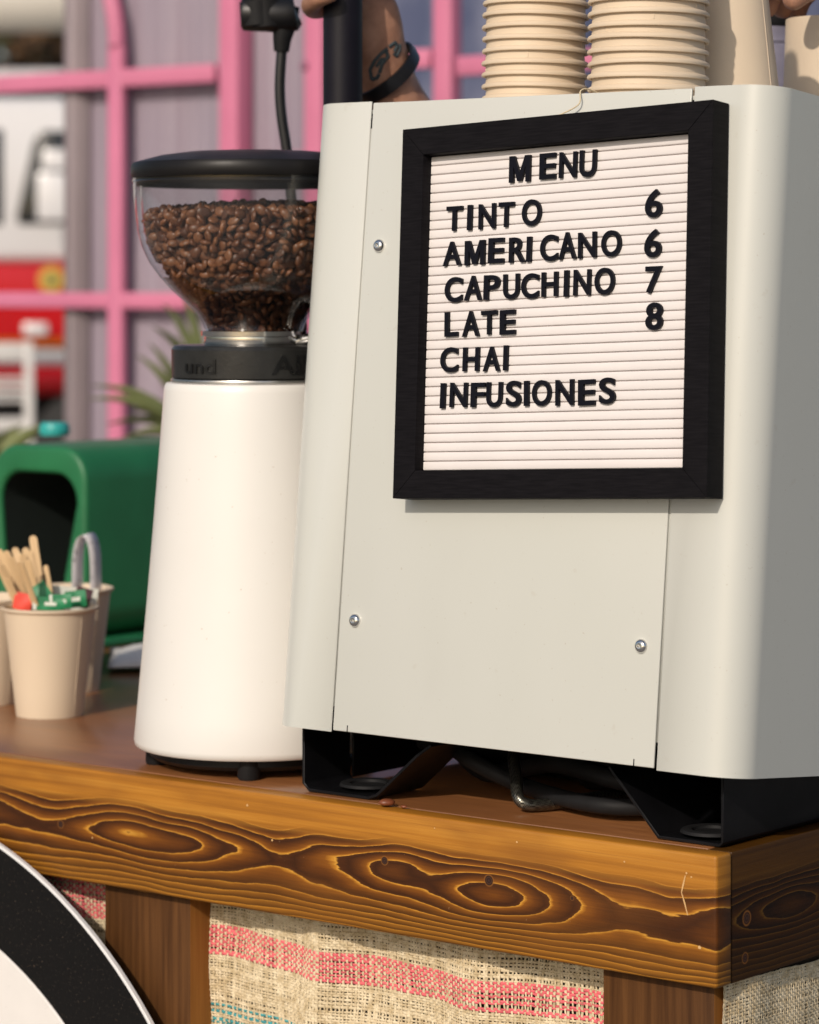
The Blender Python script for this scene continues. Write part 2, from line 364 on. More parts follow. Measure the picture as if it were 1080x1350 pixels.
# ------------------------------------------------------------------ espresso machine (seen from behind); shell leans back 5.8 degrees
PH = R(5.8)
MS = M @ Matrix.Translation((0, 0, .049)) @ Matrix.Rotation(-PH, 4, 'X')
em = thing('espresso_machine', 'grey white espresso machine seen from behind, menu board on its back panel', 'coffee machine', L(-.181, .19, 0))
TOEM = Matrix.Translation((.181, -.19, 0))            # counter frame -> machine frame
TOSH = TOEM @ Matrix.Translation((0, 0, .049)) @ Matrix.Rotation(-PH, 4, 'X')
def epart(mb, name, mat, bevel=0, tilt=True, **k):
    o = mb.build(name, mat, em, bevel=bevel, **k); o.matrix_local = TOSH if tilt else TOEM; return o
XL, XR, RR, DP, HT = -.3740, .0135, .0245, .375, .4395
def wrapsheet(path, t, w0, w1):
    n = len(path); inner = []
    for i, p in enumerate(path):
        a = Vector(path[max(i-1, 0)]); b = Vector(path[min(i+1, n-1)]); d = (b-a).normalized(); nn = Vector((-d.y, d.x)); inner.append((p[0]+nn.x*t, p[1]+nn.y*t))
    return MB().prism(path+inner[::-1], w0, w1)
lp = [(XL, DP)]+[(XL, .2)]+arc(XL+RR, RR, RR, 180, 270, 14)+[(-.3168, 0), (-.3163, .0006)]
epart(wrapsheet(lp, .0015, 0, HT), 'left_panel', PAINT, .0003, seg=1)
rp = [(-.0459, .0006), (-.0454, 0)]+arc(XR-RR, RR, RR, 270, 360, 14)+[(XR, .2), (XR, DP)]
epart(wrapsheet(rp, .0015, 0, HT), 'right_panel', PAINT, .0003, seg=1)
epart(MB().prism([(-.3146, -.0003), (-.0476, -.0003), (-.0476, .0013), (-.3146, .0013)], .0012, HT-.0010), 'back_panel', PAINT, .0006, seg=3)
for x0 in (-.3172, -.0482): epart(MB().box(x0+.0005, x0+.0025, .0011, .0019, .0175, .4205), 'seam_strip', PAINT)

epart(MB().box(XL+.012, XR-.012, .012, DP-.001, .012, HT-.009), 'inner_case', BLKM, .004)
epart(MB().prism([(XL+.0020, DP-.002), (XL+.0020, RR)]+arc(XL+RR, RR, RR-.002, 180, 270, 8)[1:]+arc(XR-RR, RR, RR-.002, 270, 360, 8)+[(XR-.0020, DP-.002)], HT-.0085, HT-.0055), 'top_plate', PAINT, .0006)
epart(MB().box(XL+.002, XR-.002, DP-.0005, DP+.012, .05, HT-.03), 'working_side_panel', STEEL, .002)
# portafilter group on the working side
gmb = MB().lathe([(0, 0), (.032, 0), (.034, .004), (.034, .045), (.028, .05), (0, .05)], 32, c=(-.18, DP+.055, .24)).box(-.21, -.15, DP+.012, DP+.06, .285, .31)
gmb.tube([(-.18, DP+.08, .25), (-.18, DP+.2, .235)], .012)
epart(gmb, 'brew_group', CHROME)
epart(MB().box(XL+.03, XR-.03, DP+.012, DP+.14, .0, .03), 'drip_tray', STEEL, .003)
for sx, sz in ((-.3008, .3375), (-.3008, .0776), (-.0622, .0776)):
    s_ = MB().lathe([(0, .0016), (.0010, .0016), (.0013, .0028), (.0019, .0030), (.0035, .0024), (.0046, .0010), (.0048, -.0006)], 24, mat=Matrix.Translation((sx, -.0004, sz)) @ MX)
    epart(s_, 'screw', CHROME)
for x0 in (-.3019, -.0632): epart(MB().box(x0, x0+.0007, -.0006, .0002, .0010, .0056), 'slot', BLKM)
# underside: folded black brackets running front to back, with round rubber feet
def bracket(m):
    g = lambda x: x if m > 0 else -.362-x
    pts = [(-.0125, .046), (-.0125, .0035), (-.0135, .0025), (-.0600, .0025), (-.0985, .0440)]
    if m < 0: pts = [(-.362+.0008, .046), (-.362+.0008, .0060), (-.3570, .0025), (-.3030, .0025), (-.2960, .0050), (-.2600, .0360), (-.2480, .0440)]
    t = .0022 if m > 0 else -.0022
    n = len(pts); inner = []
    for i, p in enumerate(pts):
        a = Vector(pts[max(i-1, 0)]); b = Vector(pts[min(i+1, n-1)]); d = (b-a).normalized(); nn = Vector((d.y, -d.x)); inner.append((p[0]-nn.x*-t*-1, p[1]-nn.y*-t*-1))
    y1 = .075 if m < 0 else .34
    mb = MB().prism(pts+inner[::-1], .024, y1, 'xz')
    if m < 0: mb.box(-.361, -.3590, .076, .33, .004, .0445)
    o = epart(mb, 'foot_bracket', BLKM, .0004, tilt=False, seg=1)
    cx = -.0330 if m > 0 else -.3240
    for yy in ((.045, .30) if m > 0 else (.050,)):
        q = MB().lathe([(0, .0052), (.0125, .0052), (.0130, .0070), (.0165, .0078), (.0195, .0070), (.0205, .0052)], 40, c=(cx, yy, 0)).build('rubber_foot', RUB, o)
bracket(1); bracket(-1)
bp = MB().box(-.355, -.02, .05, .335, .0500, .0525)
o = bp.build('base_plate', BLKM, em); o.matrix_local = TOEM @ Matrix.Translation((0, 0, .0)) @ Matrix.Rotation(-PH, 4, 'X')
for xx in (-.33, -.03):
    q = MB().lathe([(0, 0), (.016, 0), (.018, .004), (.014, .014), (.006, .016), (.006, .040), (0, .040)], 24, c=(xx, .30, 0)).build('rear_foot', RUB, em) if xx < -.2 else None
    if q: q.matrix_local = TOEM @ Matrix.Translation((0, 0, -.014)) if False else TOEM
def hose(name, pts, r, mat, seg=10):
    # Catmull-Rom through the points
    P = [Vector(p) for p in pts]; out = []
    for i in range(len(P)-1):
        a, b, c, d = P[max(i-1, 0)], P[i], P[i+1], P[min(i+2, len(P)-1)]
        for k in range(8):
            t = k/8; out.append(.5*((2*b)+(c-a)*t+(2*a-5*b+4*c-d)*t*t+(3*b-a-3*c+d)*t**3))
    out.append(P[-1]); return MB().tube(out, r, seg)
br = Mat('braided_steel_hose', (.5, .5, .5), .35, .9)
_x, _y, _z = br.sep()
wv = br.nt.nodes.new('ShaderNodeTexChecker'); br.nt.links.new(br.co(), wv.inputs[0]); wv.inputs['Scale'].default_value = 900; wv.inputs[1].default_value = (.25, .24, .2, 1); wv.inputs[2].default_value = (.02, .02, .02, 1)
br.set('Base Color', X(br.nt, wv.outputs[0])); BRAID = br.m
epart(hose('h', [(-.246, .13, .030), (-.222, .085, .034), (-.203, .062, .022), (-.186, .050, .0062), (-.165, .10, .0062), (-.14, .20, .0062)], .0042, BRAID), 'braided_hose', BRAID, tilt=False)
for pts, r in (([(-.33, .16, .03), (-.29, .10, .034), (-.25, .07, .028), (-.20, .075, .012), (-.12, .06, .010), (-.07, .12, .010)], .0058),
               ([(-.35, .19, .009), (-.27, .12, .010), (-.20, .10, .026), (-.13, .08, .024), (-.09, .12, .012)], .0065),
               ([(-.34, .13, .024), (-.28, .12, .034), (-.22, .12, .03), (-.15, .11, .020), (-.12, .16, .010)], .0048),
               ([(-.26, .22, .006), (-.2, .15, .007), (-.12, .13, .030), (-.09, .2, .03)], .0055)):
    epart(hose('h', pts, r, RUB), 'power_cable', RUB, tilt=False)
epart(MB().box(-.335, -.075, .17, .22, .002, .034), 'cable_box', BLKM, .004, tilt=False)
# paint chip and scuff marks on the right panel
epart(MB().add([(-.0235+.0006*cos(a)*.8, -.00012, .4215+.0062*sin(a)) for a in np.linspace(0, 2*pi, 12, endpoint=False)], [tuple(range(12))]), 'scuff', simple('chipped_primer', (.78, .6, .5), .6), tilt=True)

# ------------------------------------------------------------------ menu board
MBM = MS @ Matrix.Translation((-.1386, -.0005, .2950)) @ Matrix.Rotation(-R(2.66), 4, 'Y')
mb_ = thing('menu_board', 'square black framed letter board hanging on the espresso machine, coffee menu in black letters', 'menu board', MBM)
a_, b_, dpt = .1266, .1078, -.0190
for i, poly in enumerate(([(-a_, a_), (a_, a_), (b_, b_), (-b_, b_)], [(-a_, -a_), (-b_, -b_), (b_, -b_), (a_, -a_)], [(-a_, -a_), (-a_, a_), (-b_, b_), (-b_, -b_)], [(a_, -a_), (b_, -b_), (b_, b_), (a_, a_)])):
    cx = sum(p[0] for p in poly)/4; cy = sum(p[1] for p in poly)/4
    poly = [(cx+(x-cx)*.9999, cy+(y-cy)*.9999) for x, y in poly]
    MB().prism(poly, dpt, -.0004, 'xz').build('frame_rail', FRAMEM, mb_, bevel=.0003, seg=1)
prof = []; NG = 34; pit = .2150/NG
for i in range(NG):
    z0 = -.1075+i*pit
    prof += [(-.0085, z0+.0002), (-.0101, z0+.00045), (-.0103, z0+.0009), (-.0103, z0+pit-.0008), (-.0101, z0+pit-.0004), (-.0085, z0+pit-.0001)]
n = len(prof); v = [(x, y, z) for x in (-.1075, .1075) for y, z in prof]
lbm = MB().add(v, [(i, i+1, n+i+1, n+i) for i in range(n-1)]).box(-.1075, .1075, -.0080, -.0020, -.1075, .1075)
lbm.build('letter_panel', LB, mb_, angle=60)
MB().add([(-.1075, -.00875, -.1075), (.1075, -.00875, -.1075), (.1075, -.00875, .1075), (-.1075, -.00875, .1075)], [(0, 1, 2, 3)]).build('groove_shade_sheet', simple('painted_groove_shadow', (.22, .17, .16), .9), mb_)  # dark sheet that puts the grooves' shade into colour
LET = [('M', -0.0306, 0.0936, 0.0179, 0.0184), ('E', -0.0076, 0.0939, 0.0135, 0.0179), ('N', 0.0089, 0.0936, 0.0144, 0.0178), ('U', 0.025, 0.0934, 0.0137, 0.0185), ('T', -0.085, 0.0633, 0.0138, 0.0173), ('I', -0.0719, 0.0632, 0.0038, 0.0177), ('N', -0.0572, 0.0632, 0.0143, 0.0176), ('T', -0.0411, 0.0634, 0.013, 0.0173), ('O', -0.02, 0.0635, 0.0162, 0.0183), ('A', -0.0863, 0.0394, 0.0157, 0.0169), ('M', -0.0668, 0.039, 0.0172, 0.0172), ('E', -0.0488, 0.0396, 0.0133, 0.0175), ('R', -0.0312, 0.0391, 0.0138, 0.0174), ('I', -0.0215, 0.039, 0.0037, 0.0174), ('C', -0.0051, 0.039, 0.0145, 0.0182), ('A', 0.0098, 0.0397, 0.0143, 0.0185), ('N', 0.0258, 0.0393, 0.0147, 0.0176), ('O', 0.045, 0.0393, 0.016, 0.0179), ('C', -0.0841, 0.0147, 0.0152, 0.0177), ('A', -0.0675, 0.0151, 0.015, 0.0172), ('P', -0.0518, 0.0148, 0.0135, 0.0171), ('U', -0.0355, 0.0147, 0.0135, 0.0174), ('C', -0.02, 0.0144, 0.0146, 0.0173), ('H', -0.0039, 0.0148, 0.0134, 0.0168), ('I', 0.0096, 0.0147, 0.0036, 0.018), ('N', 0.0223, 0.0148, 0.0139, 0.0175), ('O', 0.0403, 0.0148, 0.0161, 0.0183), ('L', -0.0853, -0.0087, 0.0114, 0.0172), ('A', -0.0687, -0.0091, 0.0147, 0.0175), ('T', -0.0533, -0.0088, 0.0135, 0.0166), ('E', -0.0378, -0.0091, 0.0131, 0.017), ('C', -0.0864, -0.0329, 0.0151, 0.0176), ('H', -0.0678, -0.033, 0.0139, 0.0166), ('A', -0.0505, -0.0333, 0.0143, 0.017), ('I', -0.0388, -0.033, 0.0035, 0.0173), ('I', -0.091, -0.0571, 0.0040, 0.0176), ('N', -0.0776, -0.0568, 0.0148, 0.0171), ('F', -0.0612, -0.0572, 0.0120, 0.017), ('U', -0.0475, -0.0573, 0.0132, 0.0173), ('S', -0.0315, -0.057, 0.0125, 0.0177), ('I', -0.0209, -0.0571, 0.0038, 0.0172), ('O', -0.0085, -0.0571, 0.0157, 0.0176), ('N', 0.0101, -0.0572, 0.0148, 0.0175), ('E', 0.0278, -0.0576, 0.0136, 0.0174), ('S', 0.0441, -0.0569, 0.013, 0.0177), ('6', 0.0777, 0.0637, 0.0133, 0.019), ('6', 0.0777, 0.0377, 0.0133, 0.0189), ('7', 0.0787, 0.0139, 0.013, 0.0181), ('8', 0.0797, -0.0097, 0.0134, 0.0184)]
G = {}
for ch, x, z, w, h in LET:
    if ch == 'M' and ch not in G:
        mo = [(0, 0), (0, 1), (.25, 1), (.5, .34), (.75, 1), (1, 1), (1, 0), (.79, 0), (.79, .62), (.60, .04), (.40, .04), (.21, .62), (.21, 0)]
        tri = [(0, 1, 11, 12), (1, 2, 11), (2, 3, 10, 11), (3, 9, 10), (3, 4, 8, 9), (4, 5, 8), (5, 6, 7, 8)]
        vv = [(x, y, z) for z in (0, 1) for x, y in mo]; k_ = len(mo)
        G[ch] = (np.array(vv, float), [tuple(q) for q in tri]+[tuple(i+k_ for i in q[::-1]) for q in tri]+[(i, i+k_, (i+1) % k_+k_, (i+1) % k_) for i in range(k_)])
    if ch not in G: G[ch] = text_mesh(ch, .06, .020, 0)
    v, f = G[ch]; lo_, hi_ = v.min(0), v.max(0); c0 = (lo_+hi_)/2; sc = (hi_-lo_)
    rot = random.uniform(-.02, .02); dx = (v[:, 0]-c0[0])/sc[0]*w*.97; dz = (v[:, 1]-c0[1])/sc[1]*h*.97
    vv = np.stack([x+dx*cos(rot)-dz*sin(rot), -.0116-(v[:, 2]-c0[2])/sc[2]*.0022, z+dx*sin(rot)+dz*cos(rot)], -1)
    mbx = MB().add(vv.tolist(), f); mbx.build('number' if ch.isdigit() else 'letter', LTR, mb_, angle=35)
# hanging string up over the top of the machine
hose('s', [(-.012, -.006, .1264), (.010, -.004, .1345), (.0095, .0000, .1450), (.011, .012, .1465), (.012, .05, .141)], .0005, None, 6).build('string', simple('cream_string', (.66, .56, .38), .8, bump=0), mb_)

# ------------------------------------------------------------------ grinder
GX, GY = -.4722, .0958
gr = thing('coffee_grinder', 'white conical coffee grinder with a clear hopper of beans', 'coffee grinder', L(GX, GY, 0))
body = [(.0, .0165), (.080, .0165), (.0870, .0150), (.0886, .0165), (.0892, .020)]
body += [(.0892-(.0892-.0668)*t-.0007*sin(pi*t), .020+.2625*t) for t in np.linspace(.08, .985, 14)]+[(.0664, .2825), (.0652, .2845), (.060, .2850), (0, .2850)]
MB().lathe(body, 128).build('body', GW, gr, angle=50)
MB().lathe([(0, .006), (.074, .006), (.0775, .009), (.0775, .0166), (0, .0166)], 96).build('base_ring', BLK, gr)
for k in range(4):
    a = R(-51.3-0+90*k)      # one foot straight towards the camera
    MB().lathe([(0, 0), (.0075, 0), (.0085, .002), (.0080, .0160), (0, .0160)], 28, c=(.0725*cos(a), .0725*sin(a), 0)).build('foot', RUB, gr)
MB().lathe([(.050, .2851), (.0618, .2851), (.0622, .2862), (.0618, .2875), (.05, .2875)], 96).build('ring', STEEL, gr)
MB().lathe([(.03, .2876), (.0595, .2876), (.0612, .2890), (.0616, .3095), (.0600, .3120), (.0585, .3126), (.03, .3126)], 128).build('collar', simple('black_cast_metal', (.018, .018, .017), .32, spec=.5, var=.25, scale=40, bump=.3, bscale=500), gr, angle=30)
MB().lathe([(.0, .3127), (.0368, .3127), (.0372, .3140), (.0368, .3190), (.0, .3190)], 96).build('neck_ring', CHROME, gr)
# embossed words round the collar
facing = math.atan2(-cos(TH)*1, sin(TH)*1)   # angle (grinder frame) that looks towards the camera
facing = math.atan2((M.to_3x3().inverted() @ (Vector((0, 0, 0))-Vector((M @ Vector((GX, GY, 0))).xy.to_3d()))).y, (M.to_3x3().inverted() @ (-Vector((M @ Vector((GX, GY, 0))).xy.to_3d()))).x)
def wraptext(s, pxa, pxb, z0, h):
    v, f = text_mesh(s, .05, .01); v = v-v.min(0); v = v/v.max(0)
    a0 = math.asin((pxa-335)/108.5); a1 = math.asin((pxb-335)/108.5)
    out = []
    for x, y, z in v:
        a = facing+a0+(a1-a0)*x; r = .0612+z*.0012; out.append((r*cos(a), r*sin(a), z0+y*h))
    MB().add(out, f).build('embossed_word', simple('dark_enamel', (.006, .006, .006), .3, var=.05, bump=0), gr, angle=30)
wraptext('und', 247, 286, .2925, .0105); wraptext('All', 357, 402, .2925, .0135)
# hopper
def glass(name, tint, g=1.0):
    m = bpy.data.materials.new(name); m.use_nodes = True; nt = m.node_tree; nt.nodes.remove(nt.nodes['Principled BSDF'])
    out = nt.nodes['Material Output']; tr = nt.nodes.new('ShaderNodeBsdfTransparent'); tr.inputs[0].default_value = tint+(1,)
    gl = nt.nodes.new('ShaderNodeBsdfGlossy'); gl.inputs['Roughness'].default_value = .03; ge = nt.nodes.new('ShaderNodeNewGeometry'); dt = nt.nodes.new('ShaderNodeVectorMath'); dt.operation = 'DOT_PRODUCT'; nt.links.new(ge.outputs['Normal'], dt.inputs[0]); nt.links.new(ge.outputs['Incoming'], dt.inputs[1])
    mu = ((X(nt, dt.outputs['Value']).m('ABSOLUTE')*-1+1).m('POWER', 5)*.9+.045*g).s.node
    mx = nt.nodes.new('ShaderNodeMixShader'); nt.links.new(mu.outputs[0], mx.inputs[0]); nt.links.new(tr.outputs[0], mx.inputs[1]); nt.links.new(gl.outputs[0], mx.inputs[2]); nt.links.new(mx.outputs[0], out.inputs[0]); return m
GL1 = glass('clear_plastic', (.95, .96, .96), 1.6); GLS = glass('smoky_plastic', (.58, .54, .50), 1.4)
HP = [(.0358, .3192), (.0362, .3230), (.0385, .3290), (.0440, .3375), (.0520, .3450), (.0610, .3530), (.0700, .3630), (.0780, .3740), (.0832, .3850), (.0865, .3970), (.0885, .4110), (.0898, .4240), (.0900, .4365)]
hop = MB().lathe(HP, 128)
hop.build('hopper', GL1, gr)
INN = [(r-.0045 if z > .345 else r-.0035, z+(.002 if z < .4 else 0)) for r, z in HP]
MB().lathe([(r-.0022, z) for r, z in HP if z < .372], 96).build('smoky_funnel', GLS, gr)
MB().lathe([(r-.0048, z) for r, z in HP if z > .372]+[(.0838, .4355)], 128).build('inner_wall', GL1, gr)
MB().lathe([(.0905, .4330), (.0912, .4338), (.0905, .4348)], 96).build('hopper_rim', GL1, gr)
MB().lathe([(0, .4368), (.0830, .4368), (.0845, .4312), (.0872, .4308), (.0885, .4366), (.0908, .4368), (.0916, .4385), (.0916, .4455), (.0900, .4480), (.0840, .4498), (.070, .4535), (.050, .4562), (.025, .4575), (0, .4578)], 128).build('lid', simple('matte_black_lid', (.009, .008, .008), .42, spec=.25, var=.15, scale=20, bump=.1, bscale=700), gr, angle=35)
# clamp on the right of the neck
cl = MB().tube([(.035, 0, .3150), (.050, 0, .3180), (.055, 0, .330), (.052, 0, .345)], [.004, .005, .005, .004], 14)
cl.lathe([(0, .343), (.006, .343), (.0068, .349), (.004, .354), (0, .355)], 20, c=(.051, 0, 0))
cl.lathe([(.037, .3195), (.0395, .3195), (.0395, .3230), (.037, .3230)], 96)
o = cl.build('clamp', CHROME, gr); o.rotation_euler = (0, 0, facing+R(62))
# beans: too many to count, one heap inside the hopper
bm_ = bmesh.new(); bmesh.ops.create_icosphere(bm_, subdivisions=2, radius=1)
bv = []
for p in bm_.verts:
    x, y, z = p.co; z2 = z*.72 if z > 0 else z*.5
    if z < 0: z2 += .0
    if z < .1 and abs(y) < .28: z2 += (.28-abs(y))*.9*(.1-z)/1.1     # crease on the flat side
    bv.append((x*.0052, y*.0038, z2*.0037))
bf = [tuple(v.index for v in f.verts) for f in bm_.faces]; bm_.free(); bv = np.array(bv)
def rin(z):
    zs = [p[1] for p in INN]; rsx = [p[0] for p in INN]; return np.interp(z, zs, rsx)
pts = []; grid = {}
cell = .0052
def ok(p, d):
    k = tuple((p//cell).astype(int))
    for i in (-1, 0, 1):
        for j in (-1, 0, 1):
            for l in (-1, 0, 1):
                for q in grid.get((k[0]+i, k[1]+j, k[2]+l), []):
                    if np.sum((q-p)**2) < d*d: return False
    grid.setdefault(k, []).append(p); return True
tries = 0
while tries < 70000 and len(pts) < 2600:
    tries += 1
    if rng.random() < .86:
        z = rng.uniform(.322, .411); r = rin(z)-.0036-rng.random()**2*.006; a = rng.uniform(0, 2*pi)
    else:
        r = math.sqrt(rng.random())*.080; a = rng.uniform(0, 2*pi); z = .411+.006*(1-(r/.085)**2)+rng.normal(0, .0008)
    if a and r < 0: continue
    # slightly higher towards the back right
    if z > .400: z += .0016*cos(a-facing-R(120))*r/.08 - .001
    p = np.array([r*cos(a), r*sin(a), z])
    if ok(p, .0053): pts.append(p)
V = []; F = []; base = 0
for p in pts:
    q = Matrix.Rotation(rng.uniform(0, 2*pi), 3, 'Z') @ Matrix.Rotation(rng.uniform(0, 2*pi), 3, 'X') @ Matrix.Rotation(rng.uniform(0, 2*pi), 3, 'Y')
    s_ = rng.uniform(.9, 1.12); V.append((bv*s_) @ np.array(q).T + p); F += [tuple(i+base for i in f) for f in bf]; base += len(bv)
hv = MB().lathe([(0, .321)]+[(max(.001, rin(z)-.0085), z) for z in np.linspace(.322, .405, 12)]+[(.03, .410), (0, .411)], 48)
mbb = MB(); mbb.v = np.concatenate(V).tolist(); mbb.f = F; mbb.mi = [0]*len(F); mbb.add(hv.v, hv.f, 1)
bnm = Mat('roasted_beans', (.05, .02, .01), .42, coat=.15); 
gi = bnm.nt.nodes.new('ShaderNodeNewGeometry'); ri = X(bnm.nt, gi.outputs['Random Per Island'])
c_ = bnm.ramp(ri, [(0, (.10, .034, .014)), (.5, (.20, .074, .030)), (1, (.33, .135, .055))]); bnm.set('Base Color', bnm.mix(bnm.noise(500)*.5, c_, (.03, .012, .007))); bnm.bump(bnm.noise(900), .3, .0003)
ob = mbb.build('coffee_beans', [bnm.m, simple('dark_bean_heap', (.02, .009, .005), .8)], mw=L(GX, GY, 0), angle=180)
tag(ob, 'brown roasted coffee beans filling the clear hopper', 'coffee beans', kind='stuff')
lb_ = MB().add((bv*1.15+np.array([0, 0, .0026])).tolist(), bf).build('coffee_bean', simple('loose_bean', (.20, .06, .025), .4, var=.2, scale=200), mw=L(-.2760, .0115, 0, .9), angle=180)
tag(lb_, 'single reddish coffee bean lying on the counter edge by the left foot of the machine', 'coffee bean')
for k, (bx, by) in enumerate(((-.262, .013),)):
    c = MB().add((bv*.5+np.array([0, 0, .0012])).tolist(), bf).build('bean_crumb', mats['loose_bean'], mw=L(bx, by, 0, .3)); tag(c, 'tiny brown crumb beside the loose coffee bean on the counter edge', 'crumb')

# ------------------------------------------------------------------ paper cups
def cup_mesh(rr, rb, h, inv):
    t = .0009
    p = [(0, .004), (rb-.002, .004), (rb-.0018, 0), (rb, 0), (rb+.0003, .001)]+[(rb+(rr-.0012-rb)*q, h*q) for q in (.25, .5, .75, .955)]
    p += [(rr+.0003, h-.0030), (rr+.0011, h-.0018), (rr+.0008, h-.0004), (rr-.0004, h), (rr-.0016, h-.0006), (rr-.0022, h-.003)]
    p += [(rb+(rr-.0012-rb)*q-t-.0006, h*q) for q in (.9, .5, .12)]+[(rb-.004, .0052), (0, .0052)]
    if inv: p = [(r, h-z) for r, z in p]
    m = MB().lathe(p, 72)
    sg = (lambda z: h-z) if inv else (lambda z: z); q = []
    for t_ in (.02, .5, .95):
        rz_ = rb+(rr-.0012-rb)*t_
        for a_ in (-.012, .012): q += [((rz_-.0003)*cos(a_*1.5), (rz_-.0003)*sin(a_*1.5), sg(h*t_)), ((rz_+.00028)*cos(a_), (rz_+.00028)*sin(a_), sg(h*t_))]
    m.add(q, [f for k in (0, 1) for f in ((4*k, 4*k+1, 4*k+5, 4*k+4), (4*k+1, 4*k+3, 4*k+7, 4*k+5), (4*k+3, 4*k+2, 4*k+6, 4*k+7))])
    return m
CUPS = {}
def cup(key, rr, rb, h, inv, mw, label, group=None):
    if key not in CUPS:
        o = cup_mesh(rr, rb, h, inv).build('paper_cup', CUPM, mw=mw, angle=50); CUPS[key] = o
    else:
        o = CUPS[key].copy(); COL.objects.link(o); o.matrix_world = mw
    return tag(o, label, 'paper cup', group)
ordn = ['lowest', 'second', 'third', 'fourth', 'fifth', 'sixth', 'seventh', 'eighth', 'ninth', 'tenth']
def tops(x, n, w=HT-.0054, k=1):
    lean = 0 if k == 1 else R(1.2)-PH+.0
    z0 = HT-.0054; p = Vector((x, n*cos(PH)+z0*sin(PH), .049+z0*cos(PH)-n*sin(PH)+.0034))
    return M @ Matrix.Translation(p) @ Matrix.Rotation(-R(1.2), 4, 'X') @ Matrix.Translation((0, 0, w-z0))
for k in range(10):
    nm = 'lowest cup' if k == 0 else ordn[k]+' cup from the bottom'
    cup('s', .0366, .026, .085, True, tops(-.2252+random.uniform(-.0004, .0004), .0700, HT-.0054+k*.00835) @ Matrix.Rotation(random.uniform(-.012, .012), 4, 'X') @ Matrix.Rotation(random.uniform(-.012, .012), 4, 'Y') @ Matrix.Rotation(k*1.3, 4, 'Z'),
        nm+' in the left, narrower stack on the espresso machine', 'upturned paper cups stacked on the machine')
    cup('l', .0402, .0285, .092, True, tops(-.1190+random.uniform(-.0004, .0004), .0545, HT-.0054+k*.00850) @ Matrix.Rotation(random.uniform(-.012, .012), 4, 'X') @ Matrix.Rotation(random.uniform(-.012, .012), 4, 'Y') @ Matrix.Rotation(k*.9, 4, 'Z'),
        nm+' in the right, wider stack on the espresso machine', 'upturned paper cups stacked on the machine')
cup('c3', .0402, .0262, .100, True, tops(-.1120, .1420), 'tall smooth upturned cup just right of the two cup stacks')
cup('c4', .0440, .0400, .100, True, tops(-.1200, .3070), 'upturned cup cut by the right edge, farthest back on the machine')
jz = (M.inverted() @ at(1018, 35, 2.40)); jr = thing('syrup_jar', 'small black lidded jar behind the smooth upturned cups, mostly hidden', 'jar', L(jz.x, jz.y, .049+.434*cos(PH)-jz.y*sin(PH)+.004))
zj = jz.z-(.049+.434*cos(PH)-jz.y*sin(PH)+.004)
jm = simple('lilac_grey_glass', (.20, .19, .25), .3, var=.2)
MB().lathe([(0, 0), (.020, 0), (.0215, .002), (.0215, zj-.016), (.0205, zj-.0145), (.0215, zj-.012), (.0205, zj-.009), (.0210, zj-.0005), (0, zj-.0005)], 40).build('body', jm, jr)
MB().lathe([(0, zj), (.0225, zj), (.0230, zj+.002), (.0230, zj+.030), (.021, zj+.033), (0, zj+.033)], 40).build('lid', BLK, jr)
CUPSIT = dict(rr=.0395, rb=.0275, h=.0905)
cup('u', .0395, .0275, .0905, False, L(-.7772, .1846, 0), 'upright paper cup holding green sweetener sachets, nearest on the counter')
cup('u', .0395, .0275, .0905, False, L(-.8759, .3041, 0), 'upright paper cup with a looped receipt, behind the sachet cup')
cup('u', .0395, .0275, .0905, False, L(-.8740, .2030, 0), 'upright paper cup cut by the left edge, left of the sachet cup')
# stirrers
def stirrer(p0, p1, w=.0058, label=None, tw=0):
    p0 = Vector(p0); p1 = Vector(p1); d = p1-p0; Ln = d.length
    prof_ = [(-w/2, 0)]+[(w/2, 0)]+[(w/2*cos(R(a)), Ln-w/2+w/2*sin(R(a))) for a in range(0, 181, 20)]
    mb = MB().prism(prof_, -.0006, .0006, 'xz')
    Zv = d.normalized(); cv = Vector((sin(TH), -cos(TH), 0)); Yv = (cv-Zv*cv.dot(Zv)).normalized(); Xv = Yv.cross(Zv); rm_ = Matrix((Xv, Yv, Zv)).transposed().to_4x4()
    mw = M @ Matrix.Translation(p0) @ rm_ @ Matrix.Rotation(tw, 4, 'Z')
    o = mb.build('stirrer', WOODST, mw=mw, bevel=.0002, seg=1); return tag(o, label, 'stirrer', 'wooden stirrers in the cups')
def locat(px, py, D): return M.inverted() @ at(px, py, D)
tgt = [(-12, 722, 2.67), (-2, 724, 2.66), (7, 726, 2.64), (14, 734, 2.62), (22, 727, 2.67), (29, 730, 2.65), (19, 722, 2.69), (38, 726, 2.655), (33, 722, 2.69), (8, 762, 2.615), (1, 745, 2.62), (44, 745, 2.67), (25, 740, 2.60), (-6, 735, 2.63), (49, 735, 2.68), (36, 738, 2.63), (12, 744, 2.655)]
cc = Vector((-.7772, .1846, .012))
lbls = ['at the far left edge', 'with its tip against the dark opening', 'leaning left', 'nearest the viewer, wide flat face forward', 'in the middle of the bundle', 'right of the middle of the bundle', 'at the back of the bundle', 'with a pale rounded tip at the right of the bundle', 'thin edge on, at the back right of the bundle', 'shorter, low at the front of the bundle', 'second from the left at the front', 'lowest at the right side of the bundle', 'just right of the nearest flat one in the bundle', 'half cut by the left edge of the picture in the bundle', 'leaning right, closest to the tallest one beside the bundle', 'between the middle and the pale tipped one of the bundle', 'half hidden behind the short front one of the bundle']
